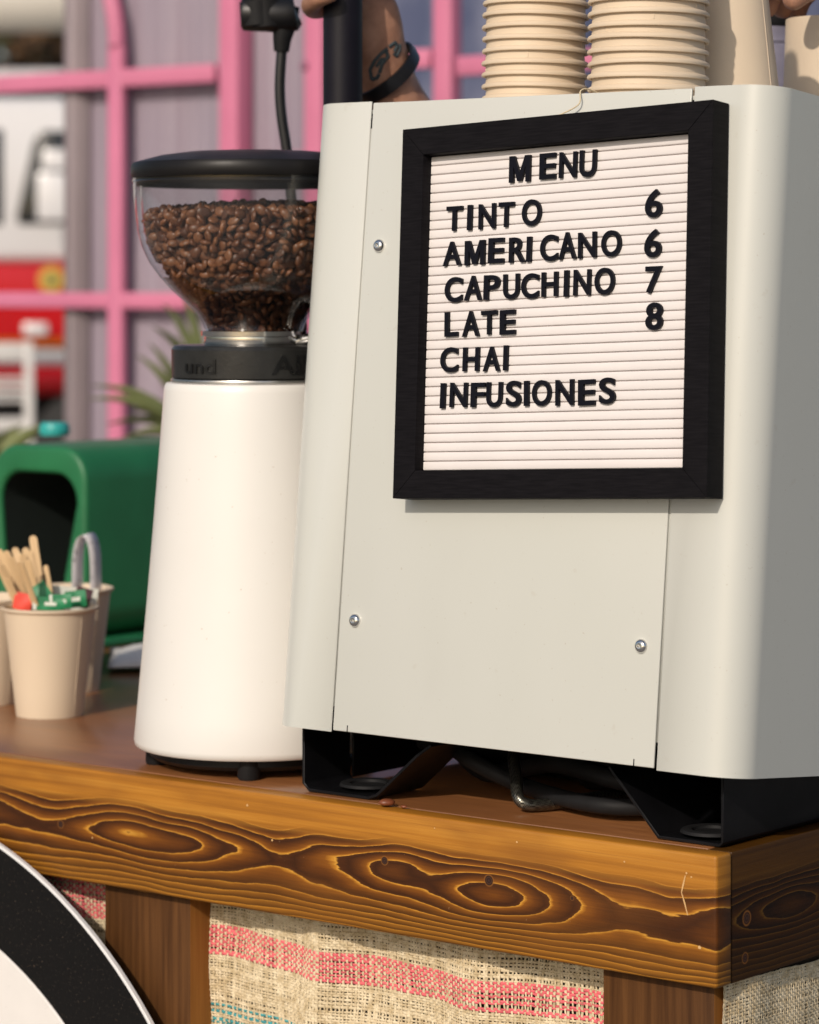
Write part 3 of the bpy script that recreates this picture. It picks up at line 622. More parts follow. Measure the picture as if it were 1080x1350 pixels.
for i, (px, py, D) in enumerate(tgt):
    D -= .060
    tp = locat(px, py, D); d2 = Vector((tp.x, tp.y, 0))-cc; b0 = cc+Vector((d2.x*-.25, d2.y*-.25, .0065)); b0 += Vector((random.uniform(-.008, .008), random.uniform(-.008, .008), 0))
    dd = b0-cc; dd.z = 0
    if dd.length > .020: b0 = cc+dd.normalized()*.020+Vector((0, 0, .0065))
    stirrer(b0, tp, .0058, label='wooden stirrer '+lbls[i]+ ' of the bundle in the sachet cup' if 'bundle' not in lbls[i] else 'wooden stirrer '+lbls[i], tw=random.uniform(-.6, .6))
ca = Vector((-.7772, .1846, 0))
stirrer(ca+Vector((.010, -.004, .030)), locat(43, 706, 2.60), .0066, 'tallest wooden stirrer, leaning out above the sachet cup', tw=.1)
stirrer(ca+Vector((.014, .006, .030)), locat(60, 745, 2.59), .0045, 'short narrow wooden stirrer standing in the sachet cup, right of the tallest', tw=-.3)
# sachets
sgreen = simple('green_sachet_paper', (.02, .22, .09), .45, var=.3, scale=120, bump=.3, bscale=200); sred = simple('red_sachet_paper', (.85, .09, .06), .45, var=.1); swht = simple('white_sachet_paper', (.72, .74, .66), .5, var=.1); sbrn = simple('dark_sachet_paper', (.07, .02, .03), .45, var=.3)
def sachet(px, py, D, w, h, rot, ma, mb2, label, tilt=0):
    c = locat(px, py, D); mbx = MB(); nx, nz = 8, 8
    vs = []; fs = []; ph = random.uniform(0, 6)
    for s2 in (1, -1):
        for i in range(nx+1):
            for j in range(nz+1):
                u, v_ = i/nx, j/nz; th_ = .0016*sin(pi*u)*sin(pi*v_)*s2 + .0012*sin(5*u+ph)*sin(4*v_+ph); vs.append(((u-.5)*w, th_-.0002*s2*0+(.0002*s2), (v_-.5)*h))
    o_ = (nx+1)*(nz+1)
    mis = []
    for s2 in (0, 1):
        for i in range(nx):
            for j in range(nz):
                a = s2*o_+i*(nz+1)+j; fs.append((a, a+nz+1, a+nz+2, a+1)); mis.append(1 if (i in (0,) or (j in (3, 4) and 2 < i < 6)) else 0)
    mbx.add(vs, fs); mbx.mi = mis
    mw = M @ Matrix.Translation(c) @ Matrix.Rotation(TH+tilt, 4, 'Z') @ Matrix.Rotation(rot, 4, 'Y')
    return tag(mbx.build('sachet', [ma, mb2], mw=mw, angle=60), label, 'sachet', 'sweetener sachets in the cup')
sachet(30, 793, 2.560, .015, .014, .2, sred, sred, 'red sweetener sachet at the left of the sachet cup')
sachet(34, 785, 2.575, .014, .020, -.9, sgreen, swht, 'green sachet standing behind the red one')
sachet(47, 787, 2.57, .026, .016, -.6, sgreen, sgreen, 'dark green sachet lying across the cup between red sachet and stirrers')
sachet(64, 796, 2.556, .026, .011, .05, sgreen, swht, 'flat green sachet in front of the stirrers')
sachet(80, 793, 2.556, .018, .012, -.05, sgreen, swht, 'small flat green sachet right of the stirrers')
sachet(98, 790, 2.57, .020, .014, -.12, sgreen, swht, 'green and white sachet near the right rim of the cup')
sachet(109, 788, 2.585, .014, .017, .3, sbrn, sbrn, 'dark red brown sachet at the right rim of the cup')
sachet(88, 797, 2.60, .05, .03, .1, swht, swht, 'white sachet filling the cup behind the green ones', tilt=.1)
# receipt loop
rc = MB(); prf = []
for t in np.linspace(0, 1, 30):
    px = 104+26*t if False else None
    ang = pi*(1-t); xx = .0112*cos(ang)*(1.05 if t < .5 else 1.0); zz = .040*max(0, sin(ang))**.62 if 0 < t < 1 else 0
    prf.append((xx+.001*(1-t), zz))
prf = [(prf[0][0]-.004, -.030)]+prf+[(prf[-1][0]+.001, -.035)]
vs = []; fs = []
for i, (x, z) in enumerate(prf):
    for s2 in (-.0085, .0085): vs.append((x*.74+s2*.48, s2*.85, z+s2*.10))
for i in range(len(prf)-1): fs.append((2*i, 2*i+1, 2*i+3, 2*i+2))
rpm = Mat('thermal_paper', (.62, .60, .62), .6)
tx = rpm.nt.nodes.new('ShaderNodeTexNoise'); mp_ = rpm.nt.nodes.new('ShaderNodeMapping'); rpm.nt.links.new(rpm.co(), mp_.inputs[0]); mp_.inputs['Scale'].default_value = (500, 500, 260); rpm.nt.links.new(mp_.outputs[0], tx.inputs[0]); tx.inputs['Scale'].default_value = 1
pr = X(rpm.nt, tx.outputs[0]); bigp = rpm.noise(75, detail=1)
rpm.set('Base Color', rpm.mix(pr.smooth(.52, .6)*bigp.smooth(.56, .62), (.74, .72, .74), (.12, .11, .14)))
c_ = locat(114, 764, 2.735)
rm = MB().add(vs, fs).build('receipt', rpm.m, mw=M @ Matrix.Translation((c_.x, c_.y, c_.z)) @ Matrix.Rotation(TH, 4, 'Z'))
md = rm.modifiers.new('t', 'SOLIDIFY'); md.thickness = .0002
tag(rm, 'white printed receipt strip bent into a loop in the back cup', 'receipt')

# ------------------------------------------------------------------ things farther along the counter
gg = simple('green_plastic', (.016, .155, .058), .45, var=.12, scale=12, bump=.05, spec=.5)
gb = thing('plastic_bin', 'green plastic bin with an arched opening standing behind the paper cups', 'bin', L(-1.072, .525, 0))
def rr_poly(x0, x1, z0, z1, r, n=8, taper=0, t0=0):
    c = [(x1-r, z1-r, 0), (x0+r, z1-r, 90), (x0+t0+r, z0+r, 180), (x1-taper-r, z0+r, 270)]
    out = []
    for cx, cz, a in c: out += arc(cx, cz, r, a, a+90, n)
    return out
outp = rr_poly(-.132, 0, .008, .197, .034); inp = rr_poly(-.120, -.014, .020, .170, .028, taper=.022, t0=.008)
no = len(outp); d0, d1 = 0, .20
vs = [(x, d0, z) for x, z in outp]+[(x, d0, z) for x, z in inp]+[(x, d1, z) for x, z in outp]+[(x*.98, d1-.008, z) for x, z in inp]
fs = []
for i in range(no):
    j = (i+1) % no
    fs += [(i, j, no+j, no+i), (i, 2*no+i, 2*no+j, j), (no+i, no+j, 3*no+j, 3*no+i)]
fs += [tuple(2*no+i for i in range(no)), tuple(3*no+i for i in range(no))]
bmb = MB().add(vs, fs)
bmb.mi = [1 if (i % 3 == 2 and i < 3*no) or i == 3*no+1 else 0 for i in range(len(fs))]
bmb.build('body', [gg, simple('shaded_bin_inside', (.004, .010, .008), .8)], gb, bevel=.014, seg=5, angle=35)  # inner faces near black: shade of the opening put into the colour
MB().prism(rr_poly(-.138, .006, -.006, .206, .02), .0, .0085).build('foot_rim', gg, gb, bevel=.003)
tl = simple('teal_plastic', (.03, .36, .34), .4, var=.1)
t_ = locat(72, 588, 3.27); tt = thing('bottle_cap', 'small teal cap lying on top of the green plastic bin', 'cap', L(t_.x, t_.y, .1972))
MB().lathe([(0, 0), (.0150, 0), (.0160, .002), (.0155, .011), (.0135, .0135), (0, .014)], 32).build('cap', tl, tt)
MB().lathe([(.0155, .0035), (.0166, .0040), (.0166, .0065), (.0155, .0070)], 32).build('grip_ring', tl, tt)
nap = MB(); vs = []; nn = 16
for i in range(nn+1):
    for j in range(nn+1):
        u, v_ = i/nn, j/nn; vs.append((u*.12, v_*.15, .006+.020*(.5+.5*sin(3*u+5*v_))*sin(pi*u)**.4*sin(pi*v_)**.5+.003*sin(17*u+9*v_)*sin(pi*v_)))
nap.add(vs, [(i*(nn+1)+j, (i+1)*(nn+1)+j, (i+1)*(nn+1)+j+1, i*(nn+1)+j+1) for i in range(nn) for j in range(nn)])
o = nap.build('paper_bag', simple('white_wax_paper', (.66, .63, .60), .55, var=.05, bump=.4, bscale=90, bd=.003), mw=L(-.925, .405, 0.0005, R(43))); md = o.modifiers.new('s', 'SOLIDIFY'); md.thickness = .0006
tag(o, 'crumpled white paper bag lying flat between the back cup and the grinder', 'paper bag')
kk = thing('black_tongs', 'black handled tongs lying left of the white paper bag', 'tongs', L(-.965, .420, 0, R(43)))
MB().box(-.012, .012, -.05, .10, .001, .009).build('lower_arm', BLK, kk, bevel=.002); MB().box(-.012, .012, -.05, .10, .0125, .0205).box(-.012, .012, .08, .10, .0093, .0123).build('upper_arm', BLK, kk, bevel=.002)

# ------------------------------------------------------------------ pole, cable, person
PO = locat(452, 100, 2.35)
po = thing('tent_pole', 'thick round black pole rising between grinder and espresso machine', 'pole', L(PO.x, PO.y, 0))
MB().lathe([(0, .004), (.0150, .004), (.0150, .0), (.0150, 1.10), (0, 1.10)], 40).build('tube', simple('black_satin_metal', (.007, .006, .011), .45, spec=.25, var=.15), po, angle=50)
MB().lathe([(.0152, .0), (.034, .0), (.034, .003), (.019, .006), (.0152, .012)], 40).build('flange', BLKM, po)
MB().tube([(0, 0, 1.09), (-.10, .07, 1.12), (-.145, .085, 1.13)], .010).build('crossbar', BLKM, po)
pl = locat(375, 150, 2.5)
pc = thing('power_plug', 'black angled power plug and cord hanging behind the grinder', 'plug', L(pl.x, pl.y, .50))
def rel(px, py, D=2.5): return M.inverted() @ at(px, py, D) - Vector((pl.x, pl.y, .50))
MB().tube([rel(319, 18), rel(323, 18), rel(352, 19), rel(378, 20), rel(390, 19), rel(392, 18)], [.0125, .0138, .0140, .0150, .0130, .009], 24).build('plug_body', simple('black_plug_rubber', (.006, .006, .007), .4, bump=.1), pc)
MB().tube([rel(340, 2), rel(341, 20), rel(342, 34)], .0150, 20).tube([rel(350, 0), rel(351, 24), rel(352, 36)], .0145, 20).build('grip_ribs', RUB, pc)
MB().tube([rel(378, 8), rel(376, 30), rel(372, 52), rel(371, 68)], [.0105, .0098, .0075, .0062], 20).build('strain_relief', RUB, pc)
o = hose('c', [rel(372, 60), rel(369, 110), rel(371, 150), rel(379, 205), rel(385, 270), rel(392, 330), rel(398, 420), rel(402, 560), rel(402, 700), rel(398, 800, 2.52), rel(380, 850, 2.6)], .0043, RUB, 14).build('cord', simple('black_cord', (.010, .010, .011), .45, bump=.05), pc)
o = hose('c', [rel(330, 10), rel(322, -60), rel(330, -200), rel(345, -470), rel(352, -720)], .005, RUB, 12).build('upper_cord', mats['black_cord'], pc)

def skin_obj(name, joints, bones, mat, parent=None, mw=None, sub=2):
    me = bpy.data.meshes.new(name); me.from_pydata([j[0] for j in joints], bones, []); o = bpy.data.objects.new(name, me); COL.objects.link(o)
    md = o.modifiers.new('skin', 'SKIN'); md.use_smooth_shade = True
    for i, j in enumerate(joints):
        r = j[1]; me.skin_vertices[0].data[i].radius = (r, r) if not isinstance(r, tuple) else r
    me.skin_vertices[0].data[0].use_root = True
    sb = o.modifiers.new('sub', 'SUBSURF'); sb.levels = sb.render_levels = sub
    dg = bpy.context.evaluated_depsgraph_get(); nm = bpy.data.meshes.new_from_object(o.evaluated_get(dg)); nm.name = name
    COL.objects.unlink(o); bpy.data.objects.remove(o)
    nm.materials.clear(); nm.materials.append(mat); nm.polygons.foreach_set('use_smooth', [True]*len(nm.polygons))
    o = bpy.data.objects.new(name, nm); COL.objects.link(o)
    if parent: o.parent = parent
    elif mw is not None: o.matrix_world = mw
    return o
# person behind the machine; frame = counter frame shifted to the feet
PB = Vector((-.02, .88, -H)); PX = -.14
pr_ = thing('person', 'person in dark shirt behind the machine, tattooed forearm with black wristband gripping the pole', 'person', L(PB.x, PB.y, PB.z))
TF = M.inverted()
def J(x, y, z): return Vector((x, y, z))-PB          # counter frame -> person frame
def JP(px, py, D): return (TF @ at(px, py, D))-PB
j = []; b = []
def add(p, r, par=None):
    j.append((p, r)); 
    if par is not None: b.append((par, len(j)-1))
    return len(j)-1
pel = add(J(PX+.12, .88, .05), .092); sp1 = add(J(PX+.12, .85, .22), .092, pel); ch = add(J(PX+.12, .78, .38), (.100, .085), sp1); nk = add(J(PX+.12, .74, .53), .055, ch); hb = add(J(PX+.12, .71, .60), .062, nk); hd = add(J(PX+.12, .69, .67), .085, hb); ht = add(J(PX+.12, .70, .745), .075, hd)
for s2 in (-1, 1):
    hp = add(J(PX+.12+s2*.09, .89, -.02), .070, pel); kn = add(J(PX+.12+s2*.10, .87, -.44), .058, hp); an = add(J(PX+.12+s2*.10, .90, -H+.09), .040, kn); to = add(J(PX+.12+s2*.11, .78, -H+.035), .035, an)
# right arm (left in the picture) reaching to the pole
sh = add(J(PX-.05, .70, .45), .048, ch); ua = add(J(-.25, .57, .345), .046, sh); el = add(J(-.325, .43, .235), .042, ua)
WR = JP(494, 66, 2.405); FA = JP(507, 135, 2.42)
fa = add(el and (J(-.385, .335, .345)), .040, el); fb = add(FA, .0300, fa); wr = add(WR, (.0262, .0262), fb)
PAL = JP(474, 8, 2.395); pa = add(PAL, (.027, .024), wr); KNK = JP(452, -45, 2.392); kk_ = add(KNK, (.026, .022), pa)
polez = lambda px, py, D: JP(px, py, D)
for k, (yy, rr_) in enumerate(((16, .0084), (-34, .0086), (-68, .0088), (-100, .0086))):
    st = add(JP(440, yy-12, 2.395), .0092, pa if k == 0 else kk_); f1 = add(JP(414, yy-4, 2.385), rr_+.0006, st); f2 = add(JP(409, yy-10, 2.352), rr_, f1); f3 = add(JP(424, yy-22, 2.325), rr_*.92, f2); f4 = add(JP(447, yy-26, 2.322), rr_*.8, f3)
t1 = add(JP(488, -20, 2.388), .0125, pa); t2 = add(JP(496, -45, 2.355), .0105, t1); t3 = add(JP(478, -66, 2.325), .0095, t2); t4 = add(JP(458, -74, 2.318), .0075, t3)
# left arm resting over the cups
sh2 = add(J(PX+.28, .72, .45), .048, ch); ua2 = add(J(.17, .60, .42), .048, sh2); el2 = add(J(.16, .48, .47), .043, ua2); fa2 = add(J(.04, .40, .575), .038, el2); wr2 = add(J(-.050, .355, .592), .030, fa2); pa2 = add(J(-.100, .340, .590), (.036, .024), wr2)
for k in range(4):
    o_ = (k-1.5)*.019
    q1 = add(J(-.142, .335+o_, .588-abs(o_)*.1), .0092, pa2); q2 = add(J(-.160, .33+o_*1.1, .572), .0085, q1); q3 = add(J(-.166, .33+o_*1.1, .556), .0078, q2)
q1 = add(J(-.096, .300, .578), .0110, pa2); q2 = add(J(-.108, .275, .568), .0100, q1); q3 = add(J(-.114, .265, .556), .0085, q2)
skin_obj('body', j, b, SKIN, pr_)
# shirt, trousers, hair
j = []; b = []
pel = add(J(PX+.12, .88, .02), .135); sp1 = add(J(PX+.12, .85, .22), .137, pel); ch = add(J(PX+.12, .78, .38), (.150, .128), sp1); nk = add(J(PX+.12, .75, .475), .085, ch)
s1 = add(J(PX-.05, .70, .45), .074, ch); s2_ = add(J(-.245, .57, .35), .060, s1); s3 = add(J(PX+.28, .72, .45), .074, ch); s4 = add(J(.17, .60, .42), .060, s3)
skin_obj('shirt', j, b, CLOTH, pr_)
j = []; b = []
pel = add(J(PX+.12, .88, .0), .128)
for s2 in (-1, 1):
    hp = add(J(PX+.12+s2*.09, .89, -.06), .098, pel); kn = add(J(PX+.12+s2*.10, .87, -.44), .075, hp); an = add(J(PX+.12+s2*.10, .90, -H+.08), .060, kn)
skin_obj('trousers', j, b, simple('grey_denim', (.04, .045, .06), .8, bump=.3), pr_)
MB().lathe([(0, .100), (.05, .088), (.082, .045), (.090, 0), (.080, -.05), (.060, -.07)], 40, c=J(PX+.12, .712, .70)).build('hair', simple('black_hair', (.01, .008, .007), .5, bump=.5), pr_)
# face
fc = MB(); hc = J(PX+.12, .69, .675)
fc.tube([hc+Vector((0, -.080, .02)), hc+Vector((0, -.099, -.006)), hc+Vector((0, -.095, -.016))], [.008, .012, .010], 12)
fc.build('nose', SKIN, pr_)
for s2 in (-1, 1):
    MB().lathe([(0, .007), (.007, .004), (.009, 0), (.007, -.004), (0, -.006)], 16, c=hc+Vector((s2*.030, -.083, .018))).build('eye', simple('eye_white', (.6, .58, .55), .2, bump=0), pr_)
    MB().lathe([(0, .028), (.010, .02), (.012, 0), (.008, -.022), (0, -.03)], 14, c=hc+Vector((s2*.086, .0, .005))).build('ear', SKIN, pr_)
MB().tube([hc+Vector((-.024, -.080, -.040)), hc+Vector((0, -.088, -.038)), hc+Vector((.024, -.080, -.040))], [.003, .006, .003], 10).build('mouth', simple('lips', (.35, .12, .09), .5, bump=0), pr_)
# wristband, a loose tilted loop
wc = JP(505, 97, 2.412); bandm = simple('black_silicone', (.008, .008, .010), .35)
ax = Vector((0, 0, 1)); tilt = M.to_3x3().inverted() @ Vector((-.60, -.45, .78)); q = tilt.normalized().to_track_quat('Z', 'X').to_matrix().to_4x4()
MB().lathe([(.0305, -.0055), (.0325, -.0052), (.0330, 0), (.0325, .0052), (.0305, .0055), (.0300, 0)], 48, close=True, mat=Matrix.Translation(wc) @ q @ Matrix.Diagonal((.98, .93, 1, 1))).build('wristband', bandm, pr_)
TAT = [[(490, 105), (488, 92), (494, 80), (503, 70), (513, 62)], [(500, 96), (504, 84), (512, 74), (508, 66)], [(496, 88), (503, 78), (511, 79)], [(513, 62), (521, 56), (524, 60), (519, 70)], [(519, 70), (523, 74), (527, 66), (528, 56)], [(490, 105), (497, 103), (501, 96)]]

# ------------------------------------------------------------------ background: pink steel gate, lilac sheets, palms, truck, trees
def wtube(mb, pts, r, seg=12): return mb.tube(pts, r, seg)
class Pl:
    """an upright plane parallel to the counter front, through a point seen at px0, D0"""
    def __init__(s, px0, D0):
        s.P = at(px0, 367, D0); s.mw = Matrix.Translation((s.P.x, s.P.y, 0)) @ Matrix.Rotation(-TH, 4, 'Z')
    def loc(s, px, py):
        k = (px-540)/4100; x = (k*s.P.y-s.P.x)/(cos(TH)+k*sin(TH)); D = s.P.y-x*sin(TH)
        return x, CAMZ-(py-367)/4100*D, D
G1 = Pl(300, 5.0); G2 = Pl(412, G1.loc(412, 0)[2])
def bar(P, px0, py0, px1, py1, w, dd=.014, zlo=None):
    x0, z0, D0 = P.loc(px0, py0); x1, z1, D1 = P.loc(px1, py1); mb = MB()
    if abs(px1-px0) < 2:
        h = w/4100*D0/2/cos(TH)-dd*sin(TH)*.35; return mb.box(x0-h, x0+h, 0, dd, max(0, min(z0, z1)) if zlo is None else zlo, max(z0, z1))
    z = (z0+z1)/2; h = w/4100*(D0+D1)/4; return mb.box(min(x0, x1), max(x0, x1), .0015, dd-.0015, z-h, z+h)
ga = thing('pink_gate', 'pink painted steel gate with an arched panel behind the grinder', 'gate', G1.mw)
bar(G1, 150, 60, 150, 99999, 24, .016, 0).build('upright', PINK, ga, bevel=.003)
bar(G1, 300, -900, 300, 99999, 37, .040, 0).build('upright', PINK, ga, bevel=.004)
zc1 = G1.loc(150, 103)[1]; zc2 = G1.loc(120, 396)[1]; xa = G1.loc(-420, 100)[0]; xb = G1.loc(281, 100)[0]
MB().box(xa, xb, .0015, .0145, zc1-.0150, zc1+.0150).build('crossbar', PINK, ga, bevel=.003)
MB().box(xa, xb, .0015, .0145, zc2-.0135, zc2+.0135).build('crossbar', PINK, ga, bevel=.003)
xu, zu, _ = G1.loc(150, 60); Rr = .26
MB().tube([(xu-Rr+Rr*cos(R(a)), .008, zu+Rr*sin(R(a))) for a in range(0, 181, 6)], .0150, 14).build('arch', PINK, ga)
MB().box(xu-2*Rr-.015, xu-2*Rr+.015, 0, .016, 0, zu).build('upright', PINK, ga, bevel=.003)
ga2 = thing('pink_post_frame', 'pink steel posts and rails standing behind the black pole', 'frame', G2.mw)
for px in (412, 582, 880): bar(G2, px, -900, px, 99999, 33, .030, 0).build('post', PINK, ga2, bevel=.004)
def rail(px0, px1, py, hh=.015):
    x0 = G2.loc(px0, py)[0]; x1 = G2.loc(px1, py)[0]; z = G2.loc((px0+px1)/2, py)[1]
    MB().box(x0, x1, .002, .018, z-hh, z+hh).build('rail', PINK, ga2, bevel=.003)
rail(319, 396, 214); rail(319, 396, 470); rail(600, 862, 80); rail(430, 565, 80)
bx, bz, _ = G2.loc(402, 87)
MB().lathe([(0, .006), (.006, .004), (.008, 0)], 16, mat=Matrix.Translation((bx, -.001, bz)) @ MX).build('bolt', simple('dark_pink_bolt', (.25, .10, .16), .5), ga2)
def sheetwall(P, px0, px1, label, name, m, pitch, amp, top=3.2, cat='screen'):
    x0 = P.loc(px0, 367)[0]; x1 = P.loc(px1, 367)[0]; n = int((x1-x0)/pitch*8); t = thing(name, label, cat, P.mw)
    vs = []
    for i in range(n+1):
        x = x0+(x1-x0)*i/n; y = amp*math.tanh(2.2*sin(2*pi*x/pitch))
        vs += [(x, y, .05), (x, y, top)]
    fs = [(2*i, 2*i+2, 2*i+3, 2*i+1) for i in range(n)]
    nb = len(vs); vs += [(a, b2+.003, z) for a, b2, z in vs]; fs += [tuple(nb+i for i in reversed(q)) for q in fs]
    MB().add(vs, fs).build('corrugated_sheet', m, t); return t, x0, x1
lil = Mat('lilac_polycarbonate', (.34, .28, .36), .45)
lc = lil.ramp(lil.noise(2.2, (3, 3, .5), 3), [(.35, (.275, .235, .295)), (.65, (.37, .315, .37))])
lil.set('Base Color', lil.mix(lil.noise(26, (1, 1, .02), 3).smooth(.35, .7)*.5, lc, (.25, .19, .235)))
t, xa, xb = sheetwall(Pl(300, 5.055), 120, 440, 'lilac corrugated screen standing behind the pink gate', 'lilac_screen', lil.m, .024, .0012)
MB().box(xa-.044, xa-.014, -.02, .02, 0, 3.2).build('edge_post', simple('grey_lilac_post', (.30, .25, .265), .6, var=.08, scale=4), t)
MB().box(xa-.0115, xa-.001, -.012, .010, 0, 3.2).build('edge_trim', simple('pale_lilac_trim', (.24, .20, .215), .6, var=.08, scale=4), t)
blu = Mat('blue_grey_tarpaulin', (.10, .115, .19), .4); blu.vary((.085, .10, .18), (.32, .33, .42), 3.5, (1.5, 1, .7), .38, .75, 3)
sheetwall(Pl(480, 7.6), 452, 1500, 'blue grey tarpaulin wall far behind the pink posts', 'tarpaulin_wall', blu.m, .5, .02, cat='wall')
# palms
def palm(name, base, blades, label, width=.012):
    t = thing(name, label, 'palm', Wd(base.x, base.y, 0)); fm = simple('palm_leaf', (.13, .15, .05), .6, var=.45, scale=8, bump=0)
    MB().lathe([(0, 0), (.11, 0), (.14, .24), (.15, .26), (.13, .26), (.12, .22), (0, .22)], 32).build('pot', simple('terracotta', (.25, .09, .05), .8), t)
    st = MB(); fr = MB()
    for crown, tips in blades:
        c = crown-Vector((base.x, base.y, 0)); st.tube([Vector((random.uniform(-.03, .03), random.uniform(-.03, .03), .22)), c*.55+Vector((0, 0, c.z*.05)), c], [.010, .007, .004], 8)
        for tip in tips:
            e = tip-Vector((base.x, base.y, 0)); pts = [c.lerp(e, q)+Vector((0, 0, (c-e).length*.13*sin(pi*q))) for q in np.linspace(0, 1, 8)]
            d = (e-c).normalized(); sd = d.cross(Vector((.1, 1, 0))).normalized(); vs = []
            for q, p in zip(np.linspace(0, 1, 8), pts):
                w = width*(sin(pi*min(1, q*.85+.12))**.8)*(1-q*.55)
                vs += [p-sd*w+Vector((0, .002, 0)), p+Vector((0, -w*.35, 0)), p+sd*w+Vector((0, .002, 0))]
            fr.add(vs, [f for i in range(7) for f in ((3*i, 3*i+1, 3*i+4, 3*i+3), (3*i+1, 3*i+2, 3*i+5, 3*i+4))])
    st.build('stem', simple('palm_stem', (.10, .13, .04), .6), t); fr.build('frond', fm, t)
D4 = 4.3
palm('potted_palm', at(262, 700, D4), [(at(262, 580, D4), [at(120, 508, D4), at(116, 526, D4-.03), at(140, 560, D4+.03), at(150, 585, D4-.03), at(180, 468, D4+.05), at(196, 452, D4+.02), at(170, 540, D4), at(330, 520, D4), at(360, 570, D4), at(300, 470, D4+.05)]),
     (at(275, 520, D4+.05), [at(215, 400, D4+.1), at(240, 385, D4+.1), at(200, 430, D4), at(330, 430, D4), at(350, 470, D4)]),
     (at(250, 640, D4-.05), [at(130, 600, D4-.1), at(140, 640, D4), at(160, 680, D4-.1), at(350, 640, D4)])], 'green palm fronds against the lilac screen, left of the grinder', .0095)
palm('potted_palm', at(-40, 760, 4.8), [(at(-30, 640, 4.8), [at(48, 575, 4.8), at(64, 560, 4.8), at(30, 560, 4.9), at(10, 570, 4.7), at(58, 596, 4.7), at(-80, 540, 4.8), at(-110, 580, 4.9), at(-20, 540, 4.8)]),
     (at(-55, 690, 4.7), [at(20, 600, 4.6), at(0, 580, 4.7), at(-120, 620, 4.7)])], 'olive palm fronds at the left edge above the green bin', .016)
# white slatted chair
DC = 9.0
wc_ = thing('white_chair', 'white wooden folding chair with a slatted back in front of the fire truck', 'chair', Wd((-10-540)/4100*DC, DC, 0, .12)); wm = simple('white_painted_wood', (.66, .64, .62), .5, var=.05)
def zc_(py): return CAMZ-(py-367)/4100*DC
for s2, nm in ((-1, 'back_post'), (1, 'back_post')): MB().box(s2*.105-.014, s2*.105+.014, -.015, .015, 0, zc_(450)).build(nm, wm, wc_, bevel=.004)
MB().box(-.090, .090, -.012, .012, zc_(476), zc_(452)).build('top_rail', wm, wc_, bevel=.004)
for k in range(4): MB().box(-.090, .090, -.008, .008, zc_(500+k*9)-.006, zc_(500+k*9)+.006).build('back_slat', wm, wc_, bevel=.002)
MB().box(-.090, .090, -.010, .010, zc_(560)-.02, zc_(560)+.02).build('low_rail', wm, wc_, bevel=.003)
MB().box(-.13, .13, -.34, -.016, .55, .58).build('seat', wm, wc_, bevel=.006)
for s2 in (-1, 1): MB().box(s2*.105-.014, s2*.105+.014, -.33, -.30, 0, .549).build('front_leg', wm, wc_, bevel=.004)
# fire truck
DT = 14.0; ft = thing('fire_truck', 'white and red fire truck parked at the far left', 'fire truck', Wd(-2.6, DT, 0))
def tx_(px): return (px-540)/4100*DT+2.6
def tz(py): return CAMZ-(py-367)/4100*DT
tw_ = simple('white_truck_paint', (.74, .73, .74), .25, coat=.4, var=.03, scale=2, bump=0); trd = simple('red_truck_paint', (.55, .008, .012), .25, coat=.4, var=.08, scale=2, bump=0); tor = simple('orange_reflective', (.8, .16, .01), .4, bump=0); twin = simple('dark_window', (.012, .016, .02), .08, var=.1, bump=0); tyr = simple('tyre_rubber', (.02, .02, .02), .8); gold = simple('gold_badge', (.60, .38, .06), .4, bump=0)
cabp = [(-3.8, tz(346)), (tx_(110), tz(346)), (tx_(112), tz(300)), (tx_(104), tz(170)), (tx_(98), tz(142)), (tx_(80), tz(128)), (-3.8, tz(126))]
MB().prism(cabp, .0, 2.2, 'xz').build('cab', tw_, ft, bevel=.05, seg=3)
MB().box(-3.8, tx_(112), -.02, 2.22, tz(446), tz(346)-.004).build('red_band', trd, ft, bevel=.02)
MB().box(-3.8, tx_(112), -.03, 2.2, tz(458), tz(446)-.003).build('reflective_stripe', tor, ft)
MB().box(-3.8, tx_(112), -.015, 2.2, tz(482), tz(459)).build('sill', tw_, ft)
MB().box(-3.8, tx_(112), -.02, 2.2, tz(520), tz(483)).build('lower_band', trd, ft)
MB().box(-3.6, tx_(100), .1, 2.1, tz(600), tz(521)).build('chassis', tyr, ft)
for (a, c, d, e) in ((26, 96, 172, 296), (-90, 4, 170, 296), (-220, -110, 170, 296)):
    poly = [(tx_(a-2), tz(e)), (tx_(c), tz(e)), (tx_(c), tz(d)), (tx_(a+28), tz(d)), (tx_(a+18), tz(d+14)), (tx_(a-4), tz(e-12))]
    MB().prism(poly, -.012, .05, 'xz').build('side_window', twin, ft, bevel=.01)
mi = MB(); mi.box(tx_(58), tx_(104), -.28, -.16, tz(292), tz(230)).box(tx_(64), tx_(102), -.26, -.18, tz(226), tz(200)).box(tx_(70), tx_(76), -.2, -.01, tz(245), tz(236)).build('mirror', tw_, ft, bevel=.03)
MB().box(-3.7, tx_(92), .2, 2.0, tz(125), tz(118)).build('roof_rack', tyr, ft)
MB().box(-1.2, tx_(80), .3, 1.9, tz(117), tz(84)).build('light_bar', simple('white_light_bar', (.7, .66, .66), .3), ft, bevel=.03)
MB().lathe([(0, .012), (.055, .012), (.06, .006)], 24, mat=Matrix.Translation((tx_(69), -.02, tz(369))) @ MX).build('badge', gold, ft)
MB().lathe([(0, .020), (.024, .020), (.026, .012)], 24, mat=Matrix.Translation((tx_(69), -.02, tz(369))) @ MX).build('badge_center', simple('green_badge', (.05, .14, .05), .4, bump=0), ft)
MB().box(tx_(32), tx_(64), -.05, -.031, tz(441), tz(426)).build('handle_plate', tw_, ft, bevel=.01)
